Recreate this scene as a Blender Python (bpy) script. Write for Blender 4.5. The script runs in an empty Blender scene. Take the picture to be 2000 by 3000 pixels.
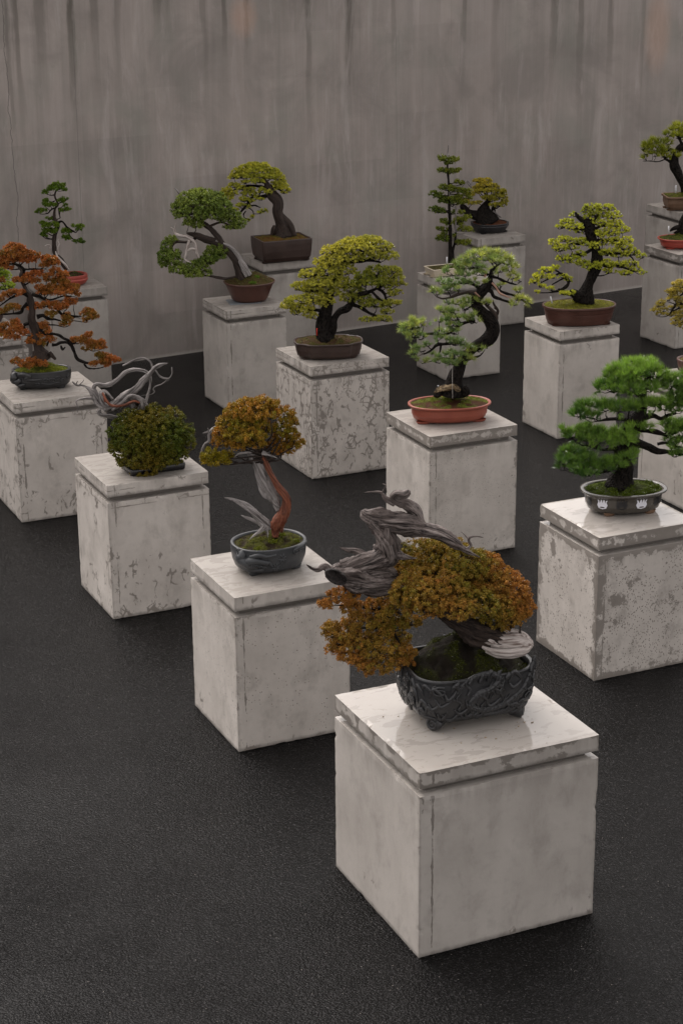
import bpy, bmesh, math, random
import numpy as np
from mathutils import Vector, Matrix, noise as mnoise

# ------------------------------------------------------------------ camera, sky, sun, exposure
SC = bpy.context.scene
COL = SC.collection
F_PX, PITCH, ROLL, CAM_H = 5567.9, 0.33292, 0.008183, 4.3288     # focal length in pixels of a 2000 x 3000 frame
PSI = 0.43434                                                     # heading of the rows of plinths
cam_d = bpy.data.cameras.new('camera'); cam = bpy.data.objects.new('camera', cam_d); COL.objects.link(cam)
SC.camera = cam
cam_d.sensor_fit = 'VERTICAL'; cam_d.sensor_height = 36.0; cam_d.lens = F_PX/3000*36.0
cam_d.clip_start = 0.1; cam_d.clip_end = 500
_c, _s = math.cos(PITCH), math.sin(PITCH)
_R0 = Vector((1, 0, 0)); _U0 = Vector((0, _s, _c)); _FW = Vector((0, _c, -_s))
_cr, _sr = math.cos(ROLL), math.sin(ROLL)
_R = _R0*_cr - _U0*_sr; _U = _R0*_sr + _U0*_cr
cam.matrix_world = Matrix(((_R.x, _U.x, -_FW.x, 0), (_R.y, _U.y, -_FW.y, 0), (_R.z, _U.z, -_FW.z, CAM_H), (0, 0, 0, 1)))

SUN_EL, SUN_AZ = math.radians(52), math.radians(318)      # azimuth of the light, clockwise from +Y
W = bpy.data.worlds.new('World'); SC.world = W; W.use_nodes = True
wn = W.node_tree; wn.nodes.clear()
wo = wn.nodes.new('ShaderNodeOutputWorld'); wb = wn.nodes.new('ShaderNodeBackground')
sky = wn.nodes.new('ShaderNodeTexSky'); sky.sky_type = 'NISHITA'; sky.sun_disc = False
sky.sun_elevation = SUN_EL; sky.sun_rotation = SUN_AZ; sky.air_density = 1.0; sky.dust_density = 3.0; sky.ozone_density = 1.0
hs = wn.nodes.new('ShaderNodeHueSaturation'); hs.inputs['Saturation'].default_value = 0.08
mxw = wn.nodes.new('ShaderNodeMix'); mxw.data_type = 'RGBA'; mxw.blend_type = 'MULTIPLY'; mxw.inputs[0].default_value = 1.0
mxw.inputs[7].default_value = (1.0, 0.945, 0.915, 1)       # warm grey overcast
wn.links.new(sky.outputs[0], hs.inputs['Color']); wn.links.new(hs.outputs[0], mxw.inputs[6]); wn.links.new(mxw.outputs[2], wb.inputs[0])
wb.inputs[1].default_value = 0.13
wn.links.new(wb.outputs[0], wo.inputs[0])
sd = bpy.data.lights.new('sun', 'SUN'); sun = bpy.data.objects.new('sun', sd); COL.objects.link(sun)
sd.energy = 0.5; sd.angle = math.radians(60); sd.color = (1.0, 0.955, 0.92)
sun.rotation_euler = (math.radians(90)-SUN_EL, 0, math.pi-SUN_AZ)
SC.view_settings.view_transform = 'Standard'; SC.view_settings.look = 'None'; SC.view_settings.gamma = 1
SC.view_settings.exposure = 1.25

# ------------------------------------------------------------------ helpers
def ray(px, py):
    u = (px-1000)/F_PX; v = -(py-1500)/F_PX
    return _R*u + _U*v + _FW
def G(px, py, z):                      # the point seen at a pixel, on the level plane z
    d = ray(px, py); return Vector((0, 0, CAM_H)) + d*((z-CAM_H)/d.z)
def V(px, py, y):                      # the point seen at a pixel, on the upright plane y
    d = ray(px, py); return Vector((0, 0, CAM_H)) + d*(y/d.y)
def mpp(px, py, y):                    # metres per pixel there
    return y/ray(px, py).y/F_PX

def link(o, parent=None):
    COL.objects.link(o)
    if parent is not None:
        o.parent = parent; o.matrix_parent_inverse = Matrix.Identity(4)
    return o
def tag(o, label=None, cat=None, group=None, kind=None):
    for k, v in (('label', label), ('category', cat), ('group', group), ('kind', kind)):
        if v: o[k] = v
    return o
def empty(name, loc, rz=0.0, **kw):
    o = bpy.data.objects.new(name, None); o.empty_display_size = .1; COL.objects.link(o)
    o.location = loc; o.rotation_euler = (0, 0, rz); tag(o, **kw); return o

def mesh_np(name, verts, quads=None, tris=None, mat=None, parent=None, col=None, vec=None, smooth=False, off=None):
    """verts in world space; parent with a location: verts are moved into its space."""
    verts = np.asarray(verts, np.float32)
    if off is not None: verts = verts - np.asarray(off, np.float32)
    me = bpy.data.meshes.new(name)
    nq = 0 if quads is None else len(quads); nt = 0 if tris is None else len(tris)
    me.vertices.add(len(verts)); me.vertices.foreach_set('co', verts.ravel())
    parts = []
    if nq: parts.append(np.asarray(quads, np.int32).ravel())
    if nt: parts.append(np.asarray(tris, np.int32).ravel())
    idx = np.concatenate(parts)
    me.loops.add(len(idx)); me.loops.foreach_set('vertex_index', idx)
    me.polygons.add(nq+nt)
    starts = np.concatenate([np.arange(nq)*4, nq*4+np.arange(nt)*3]).astype(np.int32)
    me.polygons.foreach_set('loop_start', starts)
    me.update(calc_edges=True)
    if smooth: me.polygons.foreach_set('use_smooth', np.ones(nq+nt, bool))
    if col is not None:
        a = me.color_attributes.new('tone', 'FLOAT_COLOR', 'POINT')
        c = np.ones((len(verts), 4), np.float32); c[:, :3] = col; a.data.foreach_set('color', c.ravel())
    if vec is not None:
        a = me.attributes.new('grain', 'FLOAT_VECTOR', 'POINT'); a.data.foreach_set('vector', np.asarray(vec, np.float32).ravel())
    if mat: me.materials.append(mat)
    me.validate()
    o = bpy.data.objects.new(name, me); link(o, parent)
    return o

class Geo:                              # collects pieces of ONE mesh
    def __init__(s): s.v = []; s.q = []; s.t = []; s.c = []; s.g = []; s.n = 0
    def add(s, v, q=None, t=None, c=None, g=None):
        v = np.asarray(v, float).reshape(-1, 3)
        s.v.append(v)
        if q is not None and len(q): s.q.append(np.asarray(q)+s.n)
        if t is not None and len(t): s.t.append(np.asarray(t)+s.n)
        s.c.append(np.ones((len(v), 3))*(c if c is not None else 1.0)); s.g.append(g if g is not None else v*1.0)
        s.n += len(v)
    def build(s, name, mat, parent=None, smooth=False, off=None):
        if not s.n: return None
        return mesh_np(name, np.concatenate(s.v), np.concatenate(s.q) if s.q else None, np.concatenate(s.t) if s.t else None,
                       mat, parent, np.concatenate(s.c), np.concatenate(s.g), smooth, off)

def cat_rom(P, n):
    P = np.asarray(P, float)
    if len(P) == 2: 
        t = np.linspace(0, 1, n)[:, None]; return P[0]*(1-t)+P[1]*t
    Q = np.vstack([2*P[0]-P[1], P, 2*P[-1]-P[-2]])
    L = np.concatenate([[0], np.cumsum(np.linalg.norm(np.diff(P[:, :3], axis=0), axis=1)+1e-9)])
    s = np.linspace(0, L[-1], n); out = []
    for x in s:
        i = min(max(np.searchsorted(L, x, 'right')-1, 0), len(P)-2)
        t = (x-L[i])/(L[i+1]-L[i]); p0, p1, p2, p3 = Q[i], Q[i+1], Q[i+2], Q[i+3]
        out.append(.5*((2*p1)+(-p0+p2)*t+(2*p0-5*p1+4*p2-p3)*t*t+(-p0+3*p1-3*p2+p3)*t**3))
    return np.array(out)

def tube(geo, P, R, seg=10, step=None, ridge=0.0, twist=0.0, lump=0.0, c=1.0, rs=None, flat=None, rough=0.0):
    """tapered bent tube; ridges run along it and may twist; lumps are rounded swellings"""
    rs = rs or np.random.RandomState(1)
    P = np.asarray(P, float); R = np.asarray(R, float)
    Ltot = np.linalg.norm(np.diff(P, axis=0), axis=1).sum()
    step = step or max(R.mean()*0.5, 0.002)
    n = int(min(max(Ltot/step, len(P)*2), 160))
    X = cat_rom(np.hstack([P, R[:, None]]), n); C = X[:, :3]; r = np.maximum(X[:, 3], 0.0004)
    T = np.gradient(C, axis=0); T /= np.linalg.norm(T, axis=1)[:, None]+1e-12
    N = np.zeros_like(C); a = np.array([0, -1, .3]) ; a = a-T[0]*(a@T[0]); N[0] = a/np.linalg.norm(a)
    for i in range(1, n):
        a = N[i-1]-T[i]*(N[i-1]@T[i]); N[i] = a/(np.linalg.norm(a)+1e-12)
    B = np.cross(T, N)
    s = np.concatenate([[0], np.cumsum(np.linalg.norm(np.diff(C, axis=0), axis=1))])
    th = np.linspace(0, 2*np.pi, seg, endpoint=False)
    TH = th[None, :]+twist*s[:, None]
    rr = np.ones((n, seg))
    if ridge:
        for k in ((2, 3, 5, 8) if seg < 18 else (2, 3, 5, 8, 11, 13)):
            ph = rs.rand()*6.28; w = rs.randn()*10; wv = np.sin(k*TH+ph+1.1*np.sin(w*s[:, None]+ph)+.5*np.sin(w*2.7*s[:, None]))
            if k >= 5: wv = 1-2*np.abs(wv)**.6*1.0                    # sharp furrows
            rr += ridge*(1.0/ math.sqrt(k))*(wv if k < 5 else wv*.8)
    if lump:
        for k in range(4):
            fr = (1.0/(r.mean()*4))*(0.6+1.5*rs.rand()); rr += lump*.6*np.sin(fr*s[:, None]*2+rs.rand()*6.28+(k % 3)*th[None, :])
        rr += lump*.45*(rs.rand(n, seg)-.5)
    if rough:
        o3 = rs.rand(3)*40
        gx = np.stack([np.cos(TH)*r[:, None], np.sin(TH)*r[:, None], np.repeat(s[:, None], seg, 1)], -1).reshape(-1, 3)
        nz = np.array([abs(mnoise.noise(Vector((p[0]*62+o3[0], p[1]*62+o3[1], p[2]*7+o3[2]))))*1.6-.42+.6*mnoise.noise(Vector((p[0]*18+o3[1], p[1]*18, p[2]*11+o3[0]))) for p in gx]).reshape(n, seg)
        rr += rough*nz
    rr = np.clip(rr, .3, 1.8)
    cx = np.cos(th)[None, :]*rr; sy = np.sin(th)[None, :]*rr
    if flat is not None: cx = cx*flat
    v = C[:, None, :]+N[:, None, :]*(r[:, None]*cx)[..., None]+B[:, None, :]*(r[:, None]*sy)[..., None]
    v = v.reshape(-1, 3)
    i = np.arange(n-1)[:, None]*seg; j = np.arange(seg)[None, :]; j2 = (j+1) % seg
    q = np.stack([i+j, i+j2, i+seg+j2, i+seg+j], -1).reshape(-1, 4)
    g = np.stack([np.cos(TH)*r[:, None], np.sin(TH)*r[:, None], np.repeat(s[:, None], seg, 1)], -1).reshape(-1, 3)+rs.rand(3)
    ends = np.array([C[0], C[-1]+T[-1]*r[-1]*.6]); v = np.vstack([v, ends]); m = n*seg
    g = np.vstack([g, g[0], g[m-1]])
    jj = np.arange(seg); t1 = np.stack([np.full(seg, m), (jj+1) % seg, jj], -1)
    t2 = np.stack([np.full(seg, m+1), (n-1)*seg+jj, (n-1)*seg+(jj+1) % seg], -1)
    geo.add(v, q, np.vstack([t1, t2]), c, g)
    return C, r

def rnd_dirs(rs, n):
    d = rs.randn(n, 3); return d/np.linalg.norm(d, axis=1)[:, None]
def nrm(a): return a/(np.linalg.norm(a, axis=-1, keepdims=True)+1e-12)

def blades(geo, C, D, k, L, wd, spread, col, rs, base=0.0, tipc=None, kite=True, cj=.12):
    """k leaf blades from every centre C pointing round D"""
    n = len(C); 
    c = np.repeat(C, k, 0); d = nrm(np.repeat(D, k, 0)+spread*rnd_dirs(rs, n*k))
    l = L*(.65+.6*rs.rand(n*k, 1)); w = wd*(.7+.6*rs.rand(n*k, 1))
    sd_ = nrm(np.cross(d, rnd_dirs(rs, n*k)))
    b = c+d*base
    cc = np.repeat(col, k, 0)*(1+cj*rs.randn(n*k, 1))
    tip = b+d*l+sd_*w*.3*rs.randn(n*k, 1)
    if kite:
        m = b+d*l*.5
        v = np.stack([b, m+sd_*w*.5, tip, m-sd_*w*.5], 1).reshape(-1, 3)
        cv = np.repeat(cc, 4, 0)
        if tipc is not None:
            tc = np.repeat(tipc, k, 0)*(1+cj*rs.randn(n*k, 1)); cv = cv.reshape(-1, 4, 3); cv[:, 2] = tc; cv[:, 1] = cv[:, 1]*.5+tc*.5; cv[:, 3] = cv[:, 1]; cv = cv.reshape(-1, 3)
        geo.add(v, q=np.arange(n*k*4).reshape(-1, 4), c=np.clip(cv, 0, 1))
    else:
        v = np.stack([b+sd_*w*.5, b-sd_*w*.5, tip], 1).reshape(-1, 3)
        cv = np.repeat(cc, 3, 0)
        if tipc is not None:
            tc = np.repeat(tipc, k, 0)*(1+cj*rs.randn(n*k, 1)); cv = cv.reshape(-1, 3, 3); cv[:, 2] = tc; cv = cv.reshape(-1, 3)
        geo.add(v, t=np.arange(n*k*3).reshape(-1, 3), c=np.clip(cv, 0, 1))

# ------------------------------------------------------------------ materials
class NT:
    def __init__(s, name):
        s.m = bpy.data.materials.new(name); s.m.use_nodes = True; s.t = s.m.node_tree; s.t.nodes.clear()
        s.out = s.t.nodes.new('ShaderNodeOutputMaterial')
    def n(s, typ, **kw):
        nd = s.t.nodes.new(typ)
        for k, v in kw.items():
            if k.startswith('i_'): 
                key = k[2:]; key = int(key) if key.isdigit() else key.replace('_', ' ')
                s.put(nd.inputs[key], v)
            else: setattr(nd, k, v)
        return nd
    def put(s, inp, v):
        if isinstance(v, bpy.types.NodeSocket): s.t.links.new(v, inp)
        else: inp.default_value = v
    def math(s, op, a, b=0.0, c=0.0, clamp=False):
        nd = s.t.nodes.new('ShaderNodeMath'); nd.operation = op; nd.use_clamp = clamp
        s.put(nd.inputs[0], a); s.put(nd.inputs[1], b); s.put(nd.inputs[2], c); return nd.outputs[0]
    def mr(s, v, a, b, c=0.0, d=1.0, smooth=False):
        nd = s.t.nodes.new('ShaderNodeMapRange'); nd.interpolation_type = 'SMOOTHSTEP' if smooth else 'LINEAR'
        for i, x in enumerate((v, a, b, c, d)): s.put(nd.inputs[i], x)
        return nd.outputs[0]
    def mix(s, f, a, b, blend='MIX'):
        nd = s.t.nodes.new('ShaderNodeMix'); nd.data_type = 'RGBA'; nd.blend_type = blend
        s.put(nd.inputs[0], f); s.put(nd.inputs[6], a); s.put(nd.inputs[7], b); return nd.outputs[2]
    def noise(s, vec, scale, detail=4.0, rough=.5, dist=0.0):
        nd = s.t.nodes.new('ShaderNodeTexNoise'); s.put(nd.inputs['Vector'], vec); s.put(nd.inputs['Scale'], scale)
        nd.inputs['Detail'].default_value = detail; nd.inputs['Roughness'].default_value = rough; nd.inputs['Distortion'].default_value = dist
        return nd.outputs[0]
    def vor(s, vec, scale, feature='F1', rnd=1.0, dist='EUCLIDEAN'):
        nd = s.t.nodes.new('ShaderNodeTexVoronoi'); nd.feature = feature
        if feature != 'DISTANCE_TO_EDGE': nd.distance = dist
        s.put(nd.inputs['Vector'], vec); s.put(nd.inputs['Scale'], scale); nd.inputs['Randomness'].default_value = rnd
        return nd
    def mul(s, vec, xyz, add=(0, 0, 0)):
        nd = s.t.nodes.new('ShaderNodeVectorMath'); nd.operation = 'MULTIPLY_ADD'
        s.put(nd.inputs[0], vec); s.put(nd.inputs[1], xyz); s.put(nd.inputs[2], add); return nd.outputs[0]
    def prop(s, name):
        nd = s.t.nodes.new('ShaderNodeAttribute'); nd.attribute_type = 'OBJECT'; nd.attribute_name = name; return nd.outputs['Fac']
    def finish(s, col, rough, spec=.5, bump=None, bdist=.002, bstr=1.0, coat=0.0, coatr=.1, metal=0.0, extra=None):
        p = s.t.nodes.new('ShaderNodeBsdfPrincipled')
        s.put(p.inputs['Base Color'], col); s.put(p.inputs['Roughness'], rough); s.put(p.inputs['Specular IOR Level'], spec)
        s.put(p.inputs['Coat Weight'], coat); s.put(p.inputs['Coat Roughness'], coatr); s.put(p.inputs['Metallic'], metal)
        if bump is not None:
            b = s.t.nodes.new('ShaderNodeBump'); s.put(b.inputs['Height'], bump); b.inputs['Distance'].default_value = bdist; s.put(b.inputs['Strength'], bstr)
            s.t.links.new(b.outputs[0], p.inputs['Normal'])
        s.t.links.new(p.outputs[0], s.out.inputs[0]); s.p = p
        return s.m

def mat_concrete():
    t = NT('pale_concrete')
    oc = t.n('ShaderNodeTexCoord').outputs['Object']
    seed = t.prop('seed'); half = t.prop('half'); ztop = t.prop('ztop'); zbot = t.prop('zbot')
    crack = t.prop('crack'); speck = t.prop('speck'); damp = t.prop('damp'); tone = t.prop('tone'); film = t.prop('film')
    cs = t.n('ShaderNodeCombineXYZ'); 
    for i in range(3): t.put(cs.inputs[i], t.math('MULTIPLY', seed, 3.1+i*1.7))
    v = t.mul(oc, (1, 1, 1), cs.outputs[0])
    sp = t.n('ShaderNodeSeparateXYZ'); t.put(sp.inputs[0], oc)
    nm = t.n('ShaderNodeNewGeometry').outputs['Normal']; sn = t.n('ShaderNodeSeparateXYZ'); t.put(sn.inputs[0], nm)
    up = t.math('GREATER_THAN', sn.outputs[2], .5); side = t.math('SUBTRACT', 1.0, up)
    dx = t.math('SUBTRACT', half, t.math('ABSOLUTE', sp.outputs[0])); dy = t.math('SUBTRACT', half, t.math('ABSOLUTE', sp.outputs[1]))
    dv = t.math('MAXIMUM', dx, dy)                       # distance from the upright edge, on a side face
    dt = t.math('SUBTRACT', ztop, sp.outputs[2]); db = t.math('SUBTRACT', sp.outputs[2], zbot)
    n1 = t.noise(v, 3.5, 5, .55); n2 = t.noise(v, 22, 6, .6); n3 = t.noise(v, 120, 3, .6)
    strk = t.noise(t.mul(v, (9, 9, 1.6)), 1.0, 5, .6, .3)
    # clean base
    base = t.mix(t.mr(n1, .3, .7), (.355, .325, .295, 1), (.45, .415, .38, 1))
    base = t.mix(t.math('MULTIPLY', t.mr(strk, .48, .72), .38), base, (.30, .272, .245, 1))
    base = t.mix(t.math('MULTIPLY', t.mr(n2, .52, .75), .35), base, (.29, .265, .24, 1))
    base = t.mix(t.math('MULTIPLY', t.mr(n3, .6, .8), .25), base, (.55, .52, .49, 1))
    # soft stains hanging below the top and rising from the foot
    hang = t.math('MULTIPLY', t.mr(dt, 0.0, .12, 1, 0, True), t.mr(strk, .4, .6))
    # worm-like wet tracks
    wob = t.n('ShaderNodeTexNoise', i_Scale=9.0); t.put(wob.inputs['Vector'], v)
    vd = t.mul(wob.outputs['Color'], (.09, .09, .09), v)
    e1 = t.vor(t.mul(vd, (1, 1, .62)), 15, 'DISTANCE_TO_EDGE').outputs['Distance']
    e2 = t.vor(t.mul(vd, (1, 1, .8)), 27, 'DISTANCE_TO_EDGE').outputs['Distance']
    thick = t.mr(n2, .35, .7, .02, .125)
    m1 = t.mr(t.math('SUBTRACT', e1, thick), -.02, .014, 1, 0); m2 = t.math('MULTIPLY', t.mr(t.math('SUBTRACT', e2, thick), -.025, .01, 1, 0), t.math('GREATER_THAN', n1, .5))
    # tracks gather near the foot and the head of a face
    near = t.math('MAXIMUM', t.mr(db, .0, .28, .22, 0), t.math('MAXIMUM', t.mr(dt, 0, .14, .16, 0), t.mr(dv, 0, .12, .12, 0)))
    cov = t.math('ADD', t.noise(v, 4.3, 3, .55), near)
    cth = t.mr(crack, 0, 1, .80, .39); cm = t.mr(t.math('SUBTRACT', cov, cth), -.01, .03)
    brk = t.mr(t.math('SUBTRACT', t.noise(t.mul(v, (1, 1, .6)), 18, 3, .6), t.mr(crack, 0, 1, .56, .46)), -.01, .03)
    worm = t.math('MULTIPLY', t.math('MULTIPLY', t.math('MAXIMUM', m1, m2), cm), brk)
    # straight form lines a hand's breadth in from each edge
    wig = t.math('MULTIPLY', t.math('SUBTRACT', n2, .5), .022)
    ln = t.math('ABSOLUTE', t.math('SUBTRACT', t.math('ADD', dv, t.math('MULTIPLY', wig, .5)), t.math('MULTIPLY', half, .145)))
    dF = t.math('MAXIMUM', t.math('ADD', half, sp.outputs[0]), t.math('ADD', half, sp.outputs[1]))
    only = t.math('MAXIMUM', t.math('GREATER_THAN', crack, .3), t.math('MULTIPLY', t.math('LESS_THAN', dF, half), t.math('LESS_THAN', sp.outputs[1], t.math('MULTIPLY', half, -.99))))
    ln = t.math('ADD', ln, t.math('SUBTRACT', 1.0, only))
    ln2 = t.math('ABSOLUTE', t.math('SUBTRACT', t.math('ADD', dt, t.math('MULTIPLY', wig, .5)), .035))
    lw = t.mr(t.noise(t.mul(v, (6, 6, 6)), 1.0, 4, .7), .42, .72, -.001, .011)
    line = t.math('MAXIMUM', t.math('LESS_THAN', ln, lw), t.math('MULTIPLY', t.math('LESS_THAN', ln2, t.math('MULTIPLY', lw, .6)), t.math('GREATER_THAN', crack, .25)))
    # specks of many sizes
    s1 = t.vor(v, 34, 'F1'); r1 = t.n('ShaderNodeSeparateColor'); t.put(r1.inputs[0], s1.outputs['Color'])
    big = t.math('LESS_THAN', s1.outputs['Distance'], t.math('MULTIPLY', t.math('SUBTRACT', r1.outputs[0], t.mr(speck, 0, 1, .95, .68)), 1.1))
    s2 = t.vor(t.mul(v, (1, 1, .7)), 120, 'F1'); r2 = t.n('ShaderNodeSeparateColor'); t.put(r2.inputs[0], s2.outputs['Color'])
    sm = t.math('LESS_THAN', s2.outputs['Distance'], t.math('MULTIPLY', t.math('SUBTRACT', r2.outputs[1], t.mr(speck, 0, 1, .92, .35)), 1.0))
    spm = t.math('GREATER_THAN', t.noise(v, 5.0, 4, .65), t.mr(speck, 0, 1, .55, .40))
    spk = t.math('MULTIPLY', t.math('MAXIMUM', big, sm), spm)
    # damp margins
    em = t.math('MINIMUM', t.math('MINIMUM', dv, dt), db)
    margin = t.mr(t.math('SUBTRACT', em, t.math('MULTIPLY', t.math('SUBTRACT', t.noise(v, 11, 8, .7), t.mr(damp, 0, 1, .64, .36)), .24)), -.006, .004, 1, 0)
    blot = t.mr(t.math('SUBTRACT', t.noise(v, 7.5, 8, .68), t.mr(damp, 0, 1, .80, .585)), -.012, .02)
    wet = t.math('MAXIMUM', t.math('MAXIMUM', worm, line), t.math('MAXIMUM', spk, t.math('MAXIMUM', margin, blot)))
    wet = t.math('MULTIPLY', wet, side)
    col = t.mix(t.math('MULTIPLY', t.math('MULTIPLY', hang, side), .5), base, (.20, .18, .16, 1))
    cl = t.noise(t.mul(v, (1, 1, .7), (5, 1, 3)), 6.5, 7, .66, .3)
    col = t.mix(t.math('MULTIPLY', t.math('MULTIPLY', t.mr(cl, .52, .68), side), t.mr(damp, 0, 1, .45, .7)), col, (.225, .203, .182, 1))
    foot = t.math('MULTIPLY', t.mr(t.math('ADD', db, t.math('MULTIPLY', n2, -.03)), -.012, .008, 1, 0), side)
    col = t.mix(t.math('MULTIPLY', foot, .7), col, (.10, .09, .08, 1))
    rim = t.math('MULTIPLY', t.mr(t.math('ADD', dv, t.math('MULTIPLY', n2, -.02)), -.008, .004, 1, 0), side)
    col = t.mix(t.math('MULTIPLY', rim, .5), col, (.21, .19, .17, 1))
    col = t.mix(t.math('MULTIPLY', wet, .9), col, t.mix(n2, (.135, .12, .105, 1), (.20, .178, .158, 1)))
    # top: film of rain water, with drier islands
    topn = t.noise(t.mul(v, (1.0, 2.2, 1)), 9, 6, .62, .6)
    dry = t.math('GREATER_THAN', topn, t.mr(film, 0, 1, .50, .56))
    topc = t.mix(t.math('MULTIPLY', dry, .5), t.mix(t.mr(n1, .3, .7), (.43, .40, .37, 1), (.50, .47, .435, 1)), (.33, .305, .28, 1))
    col = t.mix(1.0, col, t.n('ShaderNodeCombineColor', i_0=tone, i_1=tone, i_2=tone).outputs[0], 'MULTIPLY')
    col = t.mix(up, col, t.mix(1.0, topc, t.mix(film, (.60, .585, .57, 1), (.90, .885, .87, 1)), 'MULTIPLY'))
    rs_ = t.mr(wet, 0, 1, .72, .38)
    rt = t.math('ADD', t.mr(film, 0, 1, .55, .05), t.math('MULTIPLY', dry, t.mr(film, 0, 1, .15, .12)))
    rough = t.math('ADD', t.math('MULTIPLY', rs_, side), t.math('MULTIPLY', rt, up))
    bump = t.math('ADD', t.math('MULTIPLY', n3, t.mr(film, 0, 1, .5, .5)), t.math('ADD', t.math('MULTIPLY', n2, .6), t.math('MULTIPLY', wet, -.25)))
    bst = t.math('ADD', t.math('MULTIPLY', side, .5), t.math('MULTIPLY', up, t.mr(film, 0, 1, .4, .035)))
    return t.finish(col, rough, t.mr(up, 0, 1, .5, .15), bump, .002, bst, coat=t.math('MULTIPLY', up, t.math('MULTIPLY', t.math('MULTIPLY', film, film), .45)), coatr=.035)

def mat_wall():
    t = NT('streaked_grey_concrete')
    v = t.n('ShaderNodeTexCoord').outputs['Object']          # x along the wall, z up
    sp = t.n('ShaderNodeSeparateXYZ'); t.put(sp.inputs[0], v); x, z = sp.outputs[0], sp.outputs[2]
    big = t.noise(t.mul(v, (1, 1, .8)), 1.1, 5, .55)
    s1 = t.noise(t.mul(v, (4.5, 1, .35)), 1.0, 5, .6); s2 = t.noise(t.mul(v, (14, 1, .5), (7, 0, 2)), 1.0, 5, .62); s3 = t.noise(t.mul(v, (48, 1, .8), (1, 0, 5)), 1.0, 4, .6)
    s4 = t.noise(t.mul(v, (9, 1, .22), (31, 0, 2)), 1.0, 4, .6)
    fine = t.noise(v, 40, 5, .65)
    c = t.mix(t.mr(big, .33, .67), (0.275, 0.243, 0.221, 1), (0.391, 0.348, 0.320, 1))
    c = t.mix(t.math('MULTIPLY', t.mr(s1, .42, .66), .55), c, (0.232, 0.217, 0.196, 1))
    c = t.mix(t.math('MULTIPLY', t.mr(s2, .50, .72), .30), c, (0.441, 0.398, 0.370, 1))
    c = t.mix(t.math('MULTIPLY', t.mr(s3, .56, .72), .28), c, (0.462, 0.419, 0.391, 1))
    c = t.mix(t.math('MULTIPLY', t.mr(s3, .44, .26), .32), c, (0.183, 0.163, 0.146, 1))
    cloud = t.noise(t.mul(v, (1.6, 1, 1.5), (3, 0, 1)), 1.0, 7, .62, .5)
    c = t.mix(t.math('MULTIPLY', t.mr(cloud, .36, .5, 1, 0), .55), c, (.215, .196, .180, 1))
    c = t.mix(t.math('MULTIPLY', t.mr(cloud, .54, .68), .5), c, (.375, .335, .315, 1))
    # rain runs from the coping, each with its own place, width and length
    wv = t.math('MULTIPLY', t.math('SUBTRACT', t.noise(t.mul(v, (3, .01, 1.4)), 1.0, 4, .6), .5), .12)
    rag = t.noise(t.mul(v, (26, 1, 1.0), (3, 0, 9)), 1.0, 4, .65)
    for (rx, rw, rz, al) in RUNS:
        k = t.math('DIVIDE', t.math('ABSOLUTE', t.math('SUBTRACT', t.math('ADD', x, wv), rx)), rw)
        k = t.math('MULTIPLY', t.mr(t.math('ADD', k, t.math('MULTIPLY', t.math('SUBTRACT', rag, .5), 2.0)), .25, 1.1, 1, 0, True), t.mr(z, rz, 3.35, 0, 1))
        c = t.mix(t.math('MULTIPLY', k, min(.95, al*1.2)), c, (.085, .075, .060, 1))
    run2 = t.mr(s3, .58, .74)
    c = t.mix(t.math('MULTIPLY', t.math('MULTIPLY', run2, t.mr(z, 1.7, 3.3, 0, 1)), .45), c, (0.161, 0.146, 0.120, 1))
    c = t.mix(t.math('MULTIPLY', t.mr(t.noise(v, 2.1, 5, .6), .50, .66), .35), c, (0.241, 0.249, 0.215, 1))
    wipe = t.mr(t.noise(t.mul(v, (5.5, 1, .9), (17, 0, 4)), 1.0, 6, .68, .4), .54, .70)
    c = t.mix(t.math('MULTIPLY', wipe, .5), c, (0.484, 0.441, 0.419, 1))
    # two rust coloured bleeds near the coping
    for (rx, rz, w, h) in RUST:
        d = t.math('ADD', t.math('POWER', t.math('DIVIDE', t.math('SUBTRACT', x, rx), w), 2.0), t.math('POWER', t.math('DIVIDE', t.math('SUBTRACT', z, rz), h), 2.0))
        c = t.mix(t.math('MULTIPLY', t.mr(t.math('ADD', d, t.math('MULTIPLY', fine, .8)),   .3, 1.5, 1, 0, True), .35), c, (0.581, 0.355, 0.247, 1))
    # hairline cracks and casting joints
    wob = t.noise(t.mul(v, (.01, .01, 1)), 2.2, 5, .6)
    for (cx, sl, z0, z1, w, a) in CRACKS:
        xx = t.math('ADD', t.math('ADD', cx, t.math('MULTIPLY', z, sl)), t.math('MULTIPLY', t.math('SUBTRACT', wob, .5), .16 if a > .6 else .01))
        k = t.math('LESS_THAN', t.math('ABSOLUTE', t.math('SUBTRACT', x, xx)), w)
        k = t.math('MULTIPLY', k, t.math('MULTIPLY', t.math('GREATER_THAN', z, z0), t.math('LESS_THAN', z, z1)))
        c = t.mix(t.math('MULTIPLY', k, a), c, (.05, .045, .04, 1))
    # broad shifted lifts of concrete
    lift = t.n('ShaderNodeTexBrick'); lift.offset = .37; t.put(lift.inputs['Vector'], t.mul(t.n('ShaderNodeCombineXYZ', i_0=x, i_1=z, i_2=0.0).outputs[0], (1, 1, 1)))
    lift.inputs['Scale'].default_value = .62; lift.inputs['Mortar Size'].default_value = .0; lift.inputs['Color1'].default_value = (.84, .84, .83, 1); lift.inputs['Color2'].default_value = (1.1, 1.08, 1.07, 1)
    c = t.mix(.35, c, lift.outputs[0], 'MULTIPLY'); c = t.mix(1.0, c, (1.0, .985, .985, 1), 'MULTIPLY')
    foot = t.mr(t.math('ADD', z, t.math('MULTIPLY', fine, .04)), .03, .055, 1, 0)
    c = t.mix(t.math('MULTIPLY', foot, .5), c, (0.559, 0.516, 0.473, 1))
    bump = t.math('ADD', t.math('MULTIPLY', fine, .6), t.math('MULTIPLY', s3, .5))
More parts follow.
